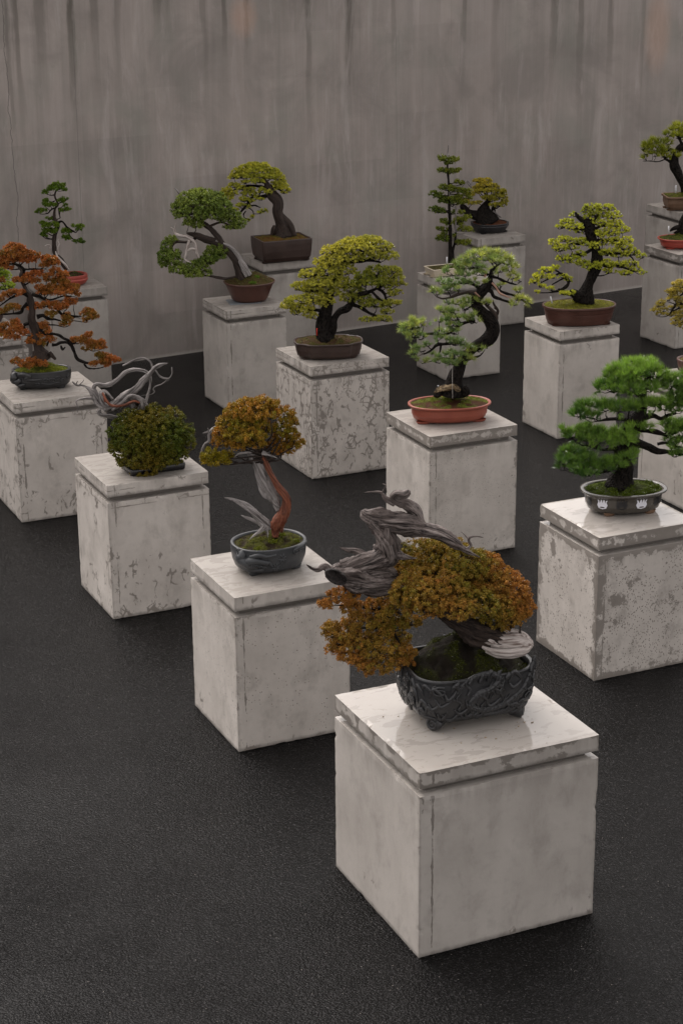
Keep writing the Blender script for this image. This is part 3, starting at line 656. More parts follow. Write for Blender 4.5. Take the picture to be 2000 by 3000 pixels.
class Tree:
    def __init__(s, pn, view, label, seed, yoff=0.0):
        s.P = PL[pn]; s.view = view; s.rs = np.random.RandomState(seed); s.seed = seed
        s.label = label; s.yoff = yoff
        s.limbs = []
    def z2s(s, x, y): ox, oy, sc = s.view; return ox+x/sc, oy+y/sc
    def set_pot(s, cx, cy, rx, hpx, asp, kind, prof, lip, mat, yaw=0.0, **kw):
        """cx, cy: middle of the rim; rx: half width; hpx: height, all in units of the view"""
        h = s.P['h']; px, py = s.z2s(cx, cy); sc = s.view[2]
        b0 = G(px, py, h+.1); m = mpp(px, py, b0.y); al = math.atan2(CAM_H-h, b0.y)
        H = hpx/sc*m/math.cos(al); c = G(px, py, h+H); m = mpp(px, py, c.y)
        yw = s.P['yaw']+yaw; Wd = rx/sc*m
        a = Wd/(math.sqrt(math.cos(yw)**2+asp*asp*math.sin(yw)**2) if kind in ('oval', 'mokko') else (abs(math.cos(yw))+asp*abs(math.sin(yw)))*(.98 if kind == 'rect' else .93)); b = a*asp
        base = Vector((c.x, c.y, h+.0005))
        s.root = empty('bonsai', base, 0, label=s.label, cat='bonsai', group='bonsai in pots on concrete plinths')
        s.off = np.array(base); s.Y = c.y+s.yoff
        pr = [(i*a, z) for i, z in prof]
        s.pot = Pot(s.root, base, yw, a, b, H, kind, pr, lip, mat, **kw); return s.pot
    def soil(s, **kw): s.pot._soil = s.pot.soil(**kw); return s.pot._soil
    def pt(s, x, y, dy=0.0): px, py = s.z2s(x, y); return np.array(V(px, py, s.Y+dy))
    def m(s): px, py = s.z2s(0, 0); return mpp(1000, 1500, s.Y)/s.view[2]
    def limb(s, name, pts, mat, sub=None, seg=12, join=None, rmul=1.0, **kw):
        """pts: (x, y, r[, dy]) ; several lists make one mesh"""
        lists = pts if isinstance(pts[0], list) else [pts]
        g = Geo(); k = s.m()
        if name == 'branch' and len(lists) > 1 or join is False:
            return [s.limb(name, [L], mat, sub, seg, rmul=rmul, **kw) for L in lists][-1]
        for L in lists:
            P = [s.pt(p[0], p[1], p[3] if len(p) > 3 else 0) for p in L]; R = [p[2]*k*rmul for p in L]
            C, r = tube(g, P, R, seg=seg, rs=s.rs, **kw)
            if name in ('trunk', 'branch'): s.limbs.append((C, r))
        return g.build(name, mat, sub or s.root, smooth=True, off=s.off)
    def pad3(s, p):
        cx, cy, rx, ry = p[:4]; dy = p[4] if len(p) > 4 and p[4] is not None else s.rs.uniform(-.5, .5)*min(rx*s.m(), .09)
        c = s.pt(cx, cy, dy); k = s.m(); a = rx*k; d = a*.85
        al = math.atan2(CAM_H-c[2], c[1]); rz2 = (ry*k)**2-(d*math.sin(al))**2
        rz = math.sqrt(max(rz2, (.55*ry*k)**2))/math.cos(al)
        return c, np.array([a, d, rz])
    def nearest(s, c, below=True):
        best = None
        for C, r in s.limbs:
            d = np.linalg.norm(C-c, axis=1)+np.maximum(C[:, 2]-c[2], 0)*1.5+ (r < .004)*.02
            i = d.argmin()
            if best is None or d[i] < best[0]: best = (d[i], C[i], r[i])
        return best
    def foliage(s, name, pads, style, pal, bark, merge=False, twig=1.0, branch=True, fmat=None):
        rs = s.rs; G_ = Geo(); B_ = Geo()
        for p in pads:
            c, R = s.pad3(p); tint = p[5] if len(p) > 5 else None
            g = G_ if merge else Geo(); b = B_ if merge else Geo()
            s._pad(g, b, c, R, tint, style, pal, twig, branch)
            if not merge:
                fo = g.build(name, fmat or M_LEAF, s.root, off=s.off); b.build('branch', bark, s.root, smooth=True, off=s.off)
        if merge:
            G_.build(name, fmat or M_LEAF, s.root, off=s.off); B_.build('branch', bark, s.root, smooth=True, off=s.off)
    def colour(s, n, tint, pal, P):
        rs = s.rs; t = (pal.get('mix', .5) if tint is None else tint)
        # patches of colour a few centimetres wide
        ph = s.seed*1.3; f = pal.get('patch', 18)
        nz = np.sin(P[:, 0]*f+ph)+np.sin(P[:, 2]*f*1.3+ph*2)+np.sin(P[:, 1]*f*.9+P[:, 0]*f*.5)
        w = np.clip(t+.14*nz+rs.randn(n)*pal.get('rand', .16), 0, 1)[:, None]
        A, B = np.array(pal['a']), np.array(pal['b'])
        return (A*(1-w)+B*w)*(1+rs.randn(n, 1)*.13)
    def _pad(s, g, b, c, R, tint, st, pal, twig, branch):
        rs = s.rs; a, d, z = R; rc = st['rc']
        area = 4*math.pi*(((a*d)**1.6+(a*z)**1.6+(d*z)**1.6)/3)**(1/1.6)
        n = max(int(st['dens']*area*.62/(rc*rc*3.1)), 4)
        D = rnd_dirs(rs, n*2); D = D[D[:, 2] > st.get('zmin', -.45)][:n]; n = len(D)
        Rr = np.array([max(a-rc*.3, a*.5), max(d-rc*.3, d*.5), max(z-rc*.3, z*.5)])
        P = c+D*Rr*(rs.uniform(.80, 1.03, (n, 1)))+rs.randn(n, 3)*rc*.15
        ni = int(n*st.get('fill', .4))
        if ni:
            Di = rnd_dirs(rs, ni); Pi = c+Di*Rr*rs.uniform(.3, .78, (ni, 1)); 
            P = np.vstack([P, Pi]); D = np.vstack([D, Di])
        N = len(P); up = np.array([0, 0, 1.0])
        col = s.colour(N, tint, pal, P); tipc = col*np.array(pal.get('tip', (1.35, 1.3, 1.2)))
        if st['kind'] == 'scale':
            # each clump is a tight little cushion with a solid heart
            ico = ICO; rr_ = rc*rs.uniform(.5, .7, (N, 1, 1)); J = 1+.16*rs.randn(N, len(ico), 1)
            cv = (P[:, None, :]+ico[None]*rr_*J).reshape(-1, 3)
            g.add(cv, t=(ICOF[None]+np.arange(N)[:, None, None]*len(ico)).reshape(-1, 3), c=np.repeat(col, len(ico), 0)*.9)
            m = st['m']; O = nrm(D*[1/a, 1/d, 1/z]*min(a, z)+up*.25)
            dd = nrm(np.repeat(O, m, 0)*.6+rnd_dirs(rs, N*m)); rcs = rc*rs.uniform(.8, 1.2, (N, 1))
            T = np.repeat(P, m, 0)+dd*np.repeat(rcs, m, 0)*rs.uniform(.5, .8, (N*m, 1))
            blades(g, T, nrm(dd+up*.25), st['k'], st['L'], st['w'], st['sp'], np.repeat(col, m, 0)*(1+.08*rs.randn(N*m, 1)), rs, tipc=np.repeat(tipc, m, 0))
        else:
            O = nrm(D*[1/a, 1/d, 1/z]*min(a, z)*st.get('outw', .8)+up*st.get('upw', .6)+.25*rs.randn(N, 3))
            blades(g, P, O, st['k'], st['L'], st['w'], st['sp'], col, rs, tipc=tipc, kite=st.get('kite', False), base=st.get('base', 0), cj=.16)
        # branch and twigs
        at = c-np.array([0, 0, z*.45]); nb = s.nearest(at) if (branch and s.limbs) else None
        if nb is not None:
            A = nb[1]; L = np.linalg.norm(at-A)
            if L > .004:
                mid = [A+(at-A)*f+rs.randn(3)*L*.07+np.array([0, 0, -.05*L]) for f in (.3, .62)]
                r0 = min(nb[2]*.6, .004+.035*L, .012); tube(b, [A]+mid+[at], [r0, r0*.75, r0*.55, max(r0*.4, .0014)], seg=6, rs=rs, lump=.12, step=.012)
        k = min(int(twig*N*.5), 90)
        if k > 0:
            idx = rs.choice(N, k, replace=k > N); E = P[idx]
            mids = at+(np.array([rs.uniform(-.6, .6, 5)*a, rs.uniform(-.6, .6, 5)*d, rs.uniform(-.1, .3, 5)*z]).T)
            near = np.argmin(np.linalg.norm(E[:, None]-mids[None], axis=2), axis=1)
            twigs(b, np.repeat(at[None], 5, 0), mids, .0026*st.get('tw', 1), .0018*st.get('tw', 1), rs)
            twigs(b, mids[near], E, .0017*st.get('tw', 1), .0008*st.get('tw', 1), rs, sag=.1)

def tagstick(p, hgt, w, yaw, tilt, mat, label, marks=False, cat='plant tag'):
    g = Geo(); t = .0012; v = []
    for z in (-.02, hgt):
        for x, y in ((-w/2, -t), (w/2, -t), (w/2, t), (-w/2, t)): v.append((x+z*tilt, y, z))
    q = [(0, 1, 5, 4), (1, 2, 6, 5), (2, 3, 7, 6), (3, 0, 4, 7), (4, 5, 6, 7), (3, 2, 1, 0)]
    g.add(v, q); o = g.build('plant_tag', mat); o.location = p; o.rotation_euler = (0, 0, yaw)
    tag(o, label, cat, 'plant tags stuck in the pots')
    if marks:
        m = Geo(); 
        for k in range(5):
            z = hgt*(.9-.17*k); x0 = -w*.28; x1 = w*(.05+.2*((k*7) % 3)/3)
            m.add([(x0+z*tilt, -t-.0006, z), (x1+z*tilt, -t-.0006, z), (x1+z*tilt, -t-.0006, z-.004), (x0+z*tilt, -t-.0006, z-.004)], [(0, 1, 2, 3)])
        m.build('writing', M_INK, o)
    return o

# ------------------------------------------------------------------ pot glazes, leaf colours, leaf kinds
P_IRON = mat_pot('dark_unglazed_stoneware', (.013, .013, .014, 1), (.030, .030, .032, 1), .34, .5, .0, .25)
P_SLATE = mat_pot('blue_grey_stoneware', (.024, .026, .029, 1), (.046, .049, .053, 1), .38, .5, .0, .25)
P_TERRA = mat_pot('terracotta', (.22, .050, .032, 1), (.29, .075, .045, 1), .38, .5)
P_RED = mat_pot('red_clay', (.28, .040, .028, 1), (.34, .06, .042, 1), .35, .5)
P_BROWN = mat_pot('red_brown_clay', (.055, .022, .015, 1), (.085, .034, .024, 1), .38, .5)
P_UMBER = mat_pot('umber_clay', (.032, .019, .015, 1), (.052, .031, .025, 1), .42, .5)
P_TAN = mat_pot('tan_clay', (.12, .070, .042, 1), (.17, .10, .062, 1), .5, .4)
P_OLIVE = mat_pot('dark_olive_glaze', (.040, .034, .027, 1), (.058, .050, .040, 1), .2, .5, .3)
P_CREAM = mat_pot('cream_glaze', (.46, .39, .29, 1), (.58, .51, .40, 1), .25, .5, .3)
P_BLACK = mat_pot('black_clay', (.009, .009, .010, 1), (.016, .015, .017, 1), .3, .5)
P_WHITE = mat_pot('white_brushed_glaze', (.60, .60, .66, 1), (.74, .74, .80, 1), .3, .5, .2)
M_WHITE = mat_flat('white_plastic', (.72, .72, .74, 1), .4); M_REDP = mat_flat('red_plastic', (.85, .035, .015, 1), .4); M_INK = mat_flat('ink', (.05, .05, .06, 1), .6)
M_SLATE = mat_flat('thin_slate', (.19, .21, .23, 1), .35); M_SLAT = mat_flat('grey_wood_slat', (.30, .27, .24, 1), .7); M_WIRE = mat_flat('pale_wire', (.45, .42, .38, 1), .4)

SC_BIG = dict(kind='scale', rc=.0122, dens=1.0, m=11, k=8, L=.0068, w=.0022, sp=.85, fill=.3)
SC_MED = dict(kind='scale', rc=.0138, dens=1.05, m=9, k=8, L=.0078, w=.0028, sp=.8, fill=.25)
SC_FAR = dict(kind='scale', rc=.0155, dens=1.15, m=8, k=5, L=.008, w=.005, sp=.75, fill=.25)
BUD = dict(kind='bud', rc=.013, dens=1.15, k=26, L=.019, w=.0042, sp=.75, fill=.25, kite=True, upw=.7, outw=.7)
BUDF = dict(kind='bud', rc=.015, dens=1.5, k=24, L=.022, w=.0048, sp=.75, fill=.35, kite=True, upw=.7, outw=.7)
NEED = dict(kind='needle', rc=.019, dens=1.5, k=58, L=.047, w=.0024, sp=.62, fill=.3, upw=.7, outw=1.0, zmin=-.3)
NEED5 = dict(kind='needle', rc=.020, dens=1.0, k=46, L=.038, w=.0024, sp=.85, fill=.25, upw=.6, outw=.8, zmin=-.3)
NEEDF = dict(kind='needle', rc=.022, dens=.9, k=60, L=.055, w=.0026, sp=.6, fill=.35, upw=.8, outw=.8, zmin=-.35)

ORANGE = (.35, .155, .036); OLIVE = (.175, .165, .022); MOSSG = (.10, .13, .012)

# ================= 1: foreground juniper =================
T = Tree(1, (850, 1350, 1.96), 'large foreground bonsai with rust and olive crown, dark driftwood and dragon relief pot', 11)
pot = T.set_pot(1003, 1140, 400, 285, .74, 'soft', [(.17, 0), (.075, .12), (.02, .33), (-.01, .6), (-.01, .82), (.0, .93), (-.01, 1.0)], .016, P_IRON, yaw=-.08, footh=.035, n=160,
                foot=None)
T.soil(mound=.14, peak=(-.12, .25), level=.035, cols=((.030, .034, .008), (.012, .009, .006)), rough=.012, seed=5, freq=14, sharp=1.1, moss=(2600, .008, (.055, .062, .008)))
# relief: scroll feet, cloud scrolls, a scaly coiling body, flames and a beaded hem
RSC = 1.0
def relief_tube(g, pts, r, seg=8, out=.0, **kw):
    P = [pot.surf(a, z, out=out) for a, z, *_ in pts]
    tube(g, P, [x*RSC for x in (r if hasattr(r, '__len__') else [r]*len(P))], seg=seg, rs=T.rs, **kw)
def spiral(g, a, z, r, turns=1.6, th=.0055, start=0, sgn=1, out=.004):
    deg = math.degrees(1/ ((pot.a+pot.b)/2)); n = 26; pts = []; R = []
    for i in range(n):
        f = i/(n-1); q = start+sgn*f*turns*2*math.pi; rr = r*(1-f*.86)
        pts.append((a+rr*math.cos(q)*deg, z+rr*math.sin(q)/pot.h)); R.append(th*(1-.45*f))
    relief_tube(g, pts, R, 8, out=out, step=.003)
g = Geo()
# scroll feet: four thick discs carrying a spiral
for A in (225, 315, 45, 135):
    base = pot.surf(A, .02); outv = base-np.array(pot.pt(0, 0, 0)); outv[2] = 0; outv /= np.linalg.norm(outv); sidev = np.array([-outv[1], outv[0], 0])
    fg = Geo(); c0 = np.array([base[0], base[1], pot.base[2]+.036])-outv*.004; n = 22; vs = []
    for dpt, sc_ in ((-.03, .8), (.010, 1.0), (.020, .96), (.024, .8)):
        for k in range(n):
            q = 2*math.pi*k/n; rr = .034*sc_*(1+.05*math.cos(3*q)); vs.append(c0+outv*dpt+sidev*rr*1.12*math.cos(q)+np.array([0, 0, rr*math.sin(q)]))
    vs.append(c0+outv*.0245); i = np.arange(3)[:, None]*n; j = np.arange(n)[None, :]; j2 = (j+1) % n
    fg.add(vs, np.stack([i+j, i+j2, i+n+j2, i+n+j], -1).reshape(-1, 4), np.stack([np.full(n, 4*n), 3*n+np.arange(n), 3*n+(np.arange(n)+1) % n], -1))
    P = []; 
    for i in range(30):
        f = i/29; q = f*1.9*2*math.pi+.8; rr = .028*(1-.85*f); P.append(c0+outv*.024+sidev*rr*math.cos(q)+np.array([0, 0, rr*math.sin(q)]))
    tube(fg, P, list(np.linspace(.0062, .0035, 30)), seg=8, rs=T.rs, step=.003)
    fg.build('foot', P_IRON, pot.pot, smooth=True, off=T.off)
for (a, z, r, st_, sg) in ((233, .80, .026, 1, 1), (312, .42, .034, 2, -1), (322, .70, .022, 0, 1), (200, .45, .020, 2, -1), (214, .30, .016, 0, 1), (180, .7, .022, 1, 1), (160, .4, .026, 0, -1),
                       (345, .5, .024, 0, 1), (5, .7, .022, 1, -1), (30, .4, .026, 2, 1), (60, .7, .024, 0, 1), (90, .45, .028, 1, 1), (118, .72, .022, 0, -1), (298, .22, .020, 0, 1), (190, .85, .015, 0, 1), (329, .25, .02, 1, 1)):
    spiral(g, a, z, r, start=st_, sgn=sg); spiral(g, a, z, r*1.28, turns=.7, th=.004, start=st_+1, sgn=sg, out=.002)
def band(ctr, wd, scales=True):
    C = cat_rom(np.array(ctr, float), 40); wds = cat_rom(np.array([[w, 0] for w in wd], float), 40)[:, 0] if len(wd) > 1 else np.full(40, wd[0])
    relief_tube(g, [tuple(x) for x in C[::2]], [w for w in wds[::2]], 10, out=-.004, step=.004, lump=.04)
    if scales:
        kd = math.degrees(1/((pot.a+pot.b)/2)); tv = np.gradient(C, axis=0)
        for i in range(0, 40, 1):
            for o_ in (-.75, -.25, .25, .75):
                dx, dz = tv[i, 0]/kd, tv[i, 1]*pot.h; L = math.hypot(dx, dz)+1e-9; nx, nz = -dz/L, dx/L
                oo = o_*wds[i]; p = pot.surf(C[i, 0]+nx*oo*kd, C[i, 1]+nz*oo/pot.h, out=wds[i]*math.sqrt(max(.05, 1-o_*o_))-.0035)
                rr = .0042+.0015*((i+int(o_*4)) % 2); u = np.linspace(0, 2*np.pi, 6, endpoint=False)
                ov = p-np.array(pot.pt(0, 0, 0)); ov[2] = 0; ov /= np.linalg.norm(ov); sv = np.array([-ov[1], ov[0], 0])
                v = [p+sv*rr*math.cos(q)+np.array([0, 0, rr*math.sin(q)]) for q in u]+[p+ov*rr*.8]
                g.add(v, None, [(k, (k+1) % 6, 6) for k in range(6)])
band([(243, .60), (250, .88), (262, 1.04), (276, 1.05), (285, .90), (276, .72), (262, .62), (258, .40), (272, .25), (290, .32), (303, .55), (313, .85), (322, 1.02)], [.006, .013, .018, .019, .018, .018, .017, .015, .016, .018, .017, .014, .008])
band([(262, .12), (280, .10), (298, .18), (310, .30)], [.005, .010, .011, .006])
for k in range(7):
    a0 = 247+k*7.5; z0 = .35+.3*math.sin(k*1.7)
    relief_tube(g, [(a0, z0), (a0+2.5, z0+.13), (a0-1.5, z0+.26), (a0+2, z0+.40)], [.006, .0058, .005, .002], 7, out=.003, step=.004)
for k in range(120):
    a0 = 150+k*3.3+T.rs.rand()*4; z0 = .15+.7*T.rs.rand(); w = 5+6*T.rs.rand(); hgt = .10+.12*T.rs.rand(); sg = T.rs.choice([-1, 1])
    relief_tube(g, [(a0, z0), (a0+w*.4, z0+hgt*sg), (a0+w, z0+hgt*.5*sg), (a0+w*1.4, z0-hgt*.4*sg)], [.004, .0088, .0078, .002], 7, out=.0015, step=.004)
relief_tube(g, [(175+i*6, .40-.26*math.sin(max(0, min(1, (i-2)/9))*1.57)) for i in range(14)], .0042, 7, out=.001)
for (a, z) in ((268, 1.06), (276, 1.10), (284, 1.07), (292, 1.0), (258, 1.02), (246, .96), (316, 1.06), (322, 1.12), (328, 1.05), (334, .98), (84, 1.08), (92, 1.12), (66, 1.04)):
    p = pot.surf(a, .96, out=.004); p[2] = pot.base[2]+pot.h*z*.985
    P = [pot.surf(a-2, .90, out=.003), p, p+np.array([.006*math.sin(a), .0, .010])]; tube(g, P, [.010, .009, .003], seg=8, rs=T.rs, lump=.1)
g.build('dragon_relief', P_IRON, pot.pot, smooth=True, off=T.off)
# the live trunk leans left out of a bleached root and turns into driftwood
T.limb('trunk', [[(1330, 1050, 40, .02), (1240, 1050, 62), (1130, 1015, 76), (1030, 960, 66), (930, 895, 50), (820, 820, 46, .03), (700, 760, 48, .03), (600, 725, 52, .0)]], M_BBARK, seg=40, ridge=.10, twist=4, lump=.04, step=.0045, rough=.3)
T.limb('deadwood', [[(1060, 985, 14, -.03), (1110, 1020, 34, -.03), (1170, 1045, 54, -.02), (1250, 1050, 66, -.02), (1320, 1050, 62, -.02), (1370, 1052, 40, -.02), (1390, 1058, 16, -.02)], [(1100, 1068, 8, -.05), (1160, 1095, 18, -.07), (1250, 1105, 22, -.08), (1340, 1092, 20, -.07), (1385, 1068, 8, -.05)], [(1120, 1095, 6, -.05), (1190, 1118, 13, -.07), (1280, 1122, 14, -.08), (1350, 1108, 8, -.06)],
                    [(1140, 1000, 16, .03), (1230, 985, 34, .02), (1330, 1005, 26, .02), (1385, 1045, 14, 0)]], M_PALE, seg=48, ridge=.14, twist=1.5, lump=.03, flat=.75, step=.004, rough=.14)
T.limb('deadwood', [[(640, 728, 36, 0), (560, 722, 58, -.02), (460, 712, 66, -.03), (360, 672, 78, -.03), (280, 645, 64, -.03), (235, 655, 40, -.03), (214, 662, 26, -.03)],
                    [(300, 640, 48, 0), (400, 650, 62, .0), (500, 640, 64, 0), (600, 660, 48, .02)], [(300, 620, 52, -.02), (400, 590, 56, -.02), (490, 570, 54, -.01), (550, 540, 68, 0), (560, 480, 72, .0), (535, 420, 64, .01), (495, 370, 54, .02), (450, 325, 42, .03), (415, 297, 26, .03)],
                    [(430, 300, 30, .02), (500, 322, 50, .01), (600, 345, 60, .0), (700, 372, 58, 0), (790, 402, 42, -.01), (880, 432, 36, -.02), (960, 485, 30, -.03), (1020, 520, 17, -.04), (1085, 554, 3, -.05)],
                    [(740, 370, 48, .02), (715, 300, 44, .03), (665, 250, 34, .02), (612, 232, 26, .01), (588, 206, 22, .0), (612, 186, 22, -.01), (655, 194, 22, -.02), (683, 176, 13, -.02)],
                    [(600, 240, 20, .01), (550, 216, 13, 0), (522, 182, 8, 0), (470, 178, 5, -.02), (425, 182, 2, -.03)], [(526, 184, 7), (540, 160, 5), (548, 140, 4, -.01), (530, 131, 2)],
                    [(450, 560, 30, .02), (380, 522, 20, .03), (330, 510, 11, .03), (274, 498, 2, .03)], [(225, 640, 26, -.03), (200, 605, 22, -.03), (160, 626, 15, -.04), (125, 618, 9, -.04), (94, 596, 2, -.05)],
                    [(570, 530, 40), (630, 545, 24, -.03), (680, 556, 12, -.05), (727, 560, 2, -.06)], [(955, 490, 16, -.02), (1005, 506, 11, -.03), (1034, 486, 8, -.03), (1022, 458, 7, -.03), (1032, 438, 6, -.03), (1070, 434, 4, -.02), (1106, 440, 2, -.02)],
                    [(1022, 450, 5, -.03), (1000, 425, 3, -.02), (980, 408, 1.5, -.02)], [(560, 480, 30, -.03), (555, 430, 24, -.03), (560, 390, 18, -.02)]], M_DDARK, seg=44, ridge=.13, twist=5, lump=.04, step=.0045, rough=.42)
rp = Geo()
for (x, y, r, dy) in ((800, 398, 15, -.05), (560, 492, 10, -.07), (590, 482, 8, -.07)):
    c = T.pt(x, y, dy-.012); tube(rp, [c-[.012, 0, .004], c+[.012, 0, .0]], [r*T.m()*.7, r*T.m()*.4], seg=8, rs=T.rs, lump=.2)
# hollow mouth of the broken limb
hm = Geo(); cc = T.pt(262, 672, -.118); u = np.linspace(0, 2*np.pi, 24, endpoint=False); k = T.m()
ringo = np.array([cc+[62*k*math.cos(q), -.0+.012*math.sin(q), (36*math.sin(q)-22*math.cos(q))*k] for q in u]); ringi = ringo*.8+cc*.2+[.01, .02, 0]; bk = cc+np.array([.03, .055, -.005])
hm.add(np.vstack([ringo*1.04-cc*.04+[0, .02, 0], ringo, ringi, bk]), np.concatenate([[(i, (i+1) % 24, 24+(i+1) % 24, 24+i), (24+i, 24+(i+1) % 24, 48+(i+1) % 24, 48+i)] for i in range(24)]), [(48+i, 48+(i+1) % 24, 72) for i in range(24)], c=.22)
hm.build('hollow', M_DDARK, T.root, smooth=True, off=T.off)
T.limb('branch', [(720, 770, 16, .03), (620, 830, 13, .03), (540, 930, 11, .02), (480, 1040, 10, .0), (400, 1100, 7, -.02), (330, 1110, 4, -.03)], M_BARK, seg=7, lump=.12)
T.limb('branch', [(600, 850, 10, .03), (480, 850, 8, .02), (360, 830, 6, .0), (260, 830, 3, .0)], M_BARK, seg=7, lump=.12)
T.limb('branch', [(520, 960, 8, .02), (420, 960, 7, .0), (300, 1000, 4, -.02)], M_BARK, seg=7, lump=.12)
T.limb('branch', [(540, 930, 9, .02), (600, 1000, 8, -.0), (640, 1100, 5, -.04), (560, 1160, 3, -.06)], M_BARK, seg=7, lump=.12)
pal = dict(a=OLIVE, b=ORANGE, rand=.13, patch=16, tip=(1.3, 1.25, 1.1))
T.foliage('crown', [(770, 545, 150, 105, .08, .45), (880, 500, 150, 80, .16, .55), (960, 590, 190, 120, .06, .5), (840, 640, 200, 80, .0, .35), (1110, 600, 120, 80, .08, .85), (1180, 690, 150, 100, .05, .8), (1250, 760, 140, 110, .03, .75), (1330, 850, 75, 85, .0, .85),
    (600, 625, 110, 60, .12, .75), (690, 600, 110, 80, .1, .6), (670, 760, 110, 100, -.08, .35), (790, 790, 150, 110, -.12, .25), (760, 860, 120, 50, -.12, .45), (910, 760, 130, 100, -.08, .3), (960, 850, 130, 75, -.14, .35), (1080, 830, 120, 90, -.10, .3), (1180, 850, 110, 85, -.04, .6), (1270, 880, 110, 75, .0, .75), (1160, 920, 80, 45, -.02, .7), (1240, 945, 70, 35, .02, .7), (620, 850, 80, 60, -.05, .5), (560, 880, 70, 50, -.02, .6), (690, 930, 70, 40, -.02, .45), (630, 940, 60, 40, .0, .5), (1060, 740, 80, 60, .02, .6),
    (940, 690, 220, 130, .12, .5), (1150, 800, 160, 120, .14, .7)], SC_BIG, pal, M_BBARK, merge=True, twig=.4)
T.foliage('foliage_pad', [(300, 775, 100, 60, -.02, .85), (220, 825, 60, 38, -.02, .95), (370, 745, 50, 30, -.01, .9), (370, 855, 90, 55, .0, .7), (250, 945, 55, 30, .0, .6), (300, 985, 110, 55, -.02, .7), (215, 975, 45, 28, -.03, .8), (400, 930, 110, 55, .0, .65), (500, 850, 80, 70, .03, .75), (560, 800, 60, 40, .06, .6),
    (290, 1045, 95, 50, -.04, .75), (240, 1080, 55, 30, -.04, .85), (400, 1045, 120, 65, -.04, .6), (520, 970, 90, 80, .0, .6), (600, 940, 80, 55, .02, .55), (630, 1020, 70, 50, .03, .4), (520, 1090, 130, 70, -.06, .55), (650, 1100, 80, 55, -.02, .45), (350, 1125, 90, 40, -.06, .8), (430, 1170, 90, 38, -.08, .75), (560, 1160, 110, 45, -.08, .6), (440, 1212, 38, 20, -.1, .85), (550, 1210, 38, 18, -.1, .8), (660, 1170, 55, 30, -.04, .6)], SC_BIG, pal, M_BBARK, twig=.5)

# ================= 2: red trunk juniper, tiger relief pot =================
T = Tree(2, (500, 1100, 2.613), 'bonsai with polished red trunk and grey deadwood in a tiger relief pot', 22)
pot = T.set_pot(748, 1258, 283, 205, .84, 'oval', [(.20, 0), (.10, .12), (.03, .4), (.0, .75), (.0, 1.0)], .016, P_SLATE, yaw=0, footh=.016, foot='cloud', fsize=.03)
T.soil(mound=.035, peak=(.2, .2), level=.010, cols=((.075, .080, .010), (.035, .024, .014)), rough=.010, seed=8, freq=26, moss=(1100, .005, (.13, .14, .012)))
T.pot.cushions([(-.45, -.55, .022, .012), (.62, -.45, .02, .012), (.05, -.3, .02, .010), (.35, -.1, .02, .01)], (.14, .16, .012))
RSC = 1.3
g = Geo(); 
tig = [(205, .95), (208, .80), (204, .62), (214, .50), (222, .38), (232, .40), (243, .45)]
relief_tube(g, tig, [.010, .020, .024, .022, .018, .013, .006], 12, out=.0, step=.004, lump=.05)
relief_tube(g, [(216, .55), (228, .60), (240, .56), (250, .50)], [.018, .018, .013, .012], 10, out=.0, step=.004)
relief_tube(g, [(208, .35), (218, .22), (230, .20), (242, .22)], [.012, .015, .011, .010], 10, out=.0, step=.004)
relief_tube(g, [(222, .75), (236, .83), (250, .78), (262, .80)], [.010, .009, .007, .006], 8, out=.0, step=.004, lump=.15)
for k in range(16):
    a = 204+k*2.8; relief_tube(g, [(a, .70-.02*k), (a+1.5, .58-.015*k), (a+.2, .46-.012*k)], [.002, .0028, .001], 5, out=.020)
for k in range(4): relief_tube(g, [(249+k*1.5, .56-.06*k), (253+k*1.0, .55-.06*k)], [.006, .005], 6, out=.004)
for (a, z) in ((262, .26), (272, .62)):
    for q in (-60, -20, 20, 70, 120, 190, 240):
        dx, dz = math.cos(math.radians(q))*7.5, math.sin(math.radians(q))*.23
        relief_tube(g, [(a, z), (a+dx*.5, z+dz*.5), (a+dx, z+dz)], [.0015, .0045, .0008], 6, out=.0005, step=.004)
for (a, z, r) in ((296, .78, .020), (306, .80, .014), (314, .86, .012), (198, .9, .015)): spiral(g, a, z, r, th=.0045, out=.002)
relief_tube(g, [(292, .86), (306, .93), (322, .95), (336, .92)], [.006, .009, .007, .003], 8, out=.0, lump=.1)
g.build('tiger_relief', P_SLATE, pot.pot, smooth=True, off=T.off)
T.limb('trunk', [[(800, 1240, 26, -.01), (800, 1190, 32), (812, 1140, 46), (850, 1085, 50), (878, 1025, 40), (882, 950, 34), (850, 880, 30), (800, 815, 24), (760, 745, 20), (728, 670, 18), (700, 610, 16)], [(850, 1200, 14), (848, 1140, 24), (870, 1080, 22)]], M_RBARK, seg=32, ridge=.12, twist=10, lump=.04, step=.005, rough=.35)
T.limb('deadwood', [[(830, 1030, 20, .01), (800, 970, 34, .01), (765, 910, 48, .01), (735, 850, 48, .01), (705, 780, 44, .01), (680, 700, 40, .01), (650, 630, 34, .01), (600, 575, 24), (560, 560, 12)],
                    [(758, 1175, 28, 0), (715, 1130, 34), (650, 1060, 32), (580, 1005, 26), (510, 962, 17), (455, 942, 9), (414, 936, 3)], [(690, 1130, 16), (620, 1105, 14), (570, 1085, 8), (540, 1070, 2)],
                    [(720, 1160, 18, -.02), (680, 1195, 12, -.03), (640, 1225, 9, -.04), (605, 1255, 4, -.05)], [(725, 1170, 14, -.02), (740, 1205, 8, -.03), (742, 1240, 3, -.04)],
                    [(700, 590, 16, -.02), (750, 606, 9, -.03), (818, 634, 2, -.05)], [(660, 560, 16), (600, 590, 9, -.02), (520, 600, 5), (470, 640, 2)]], M_SILV, seg=32, ridge=.14, twist=6, lump=.04, flat=.5, step=.005, rough=.5)
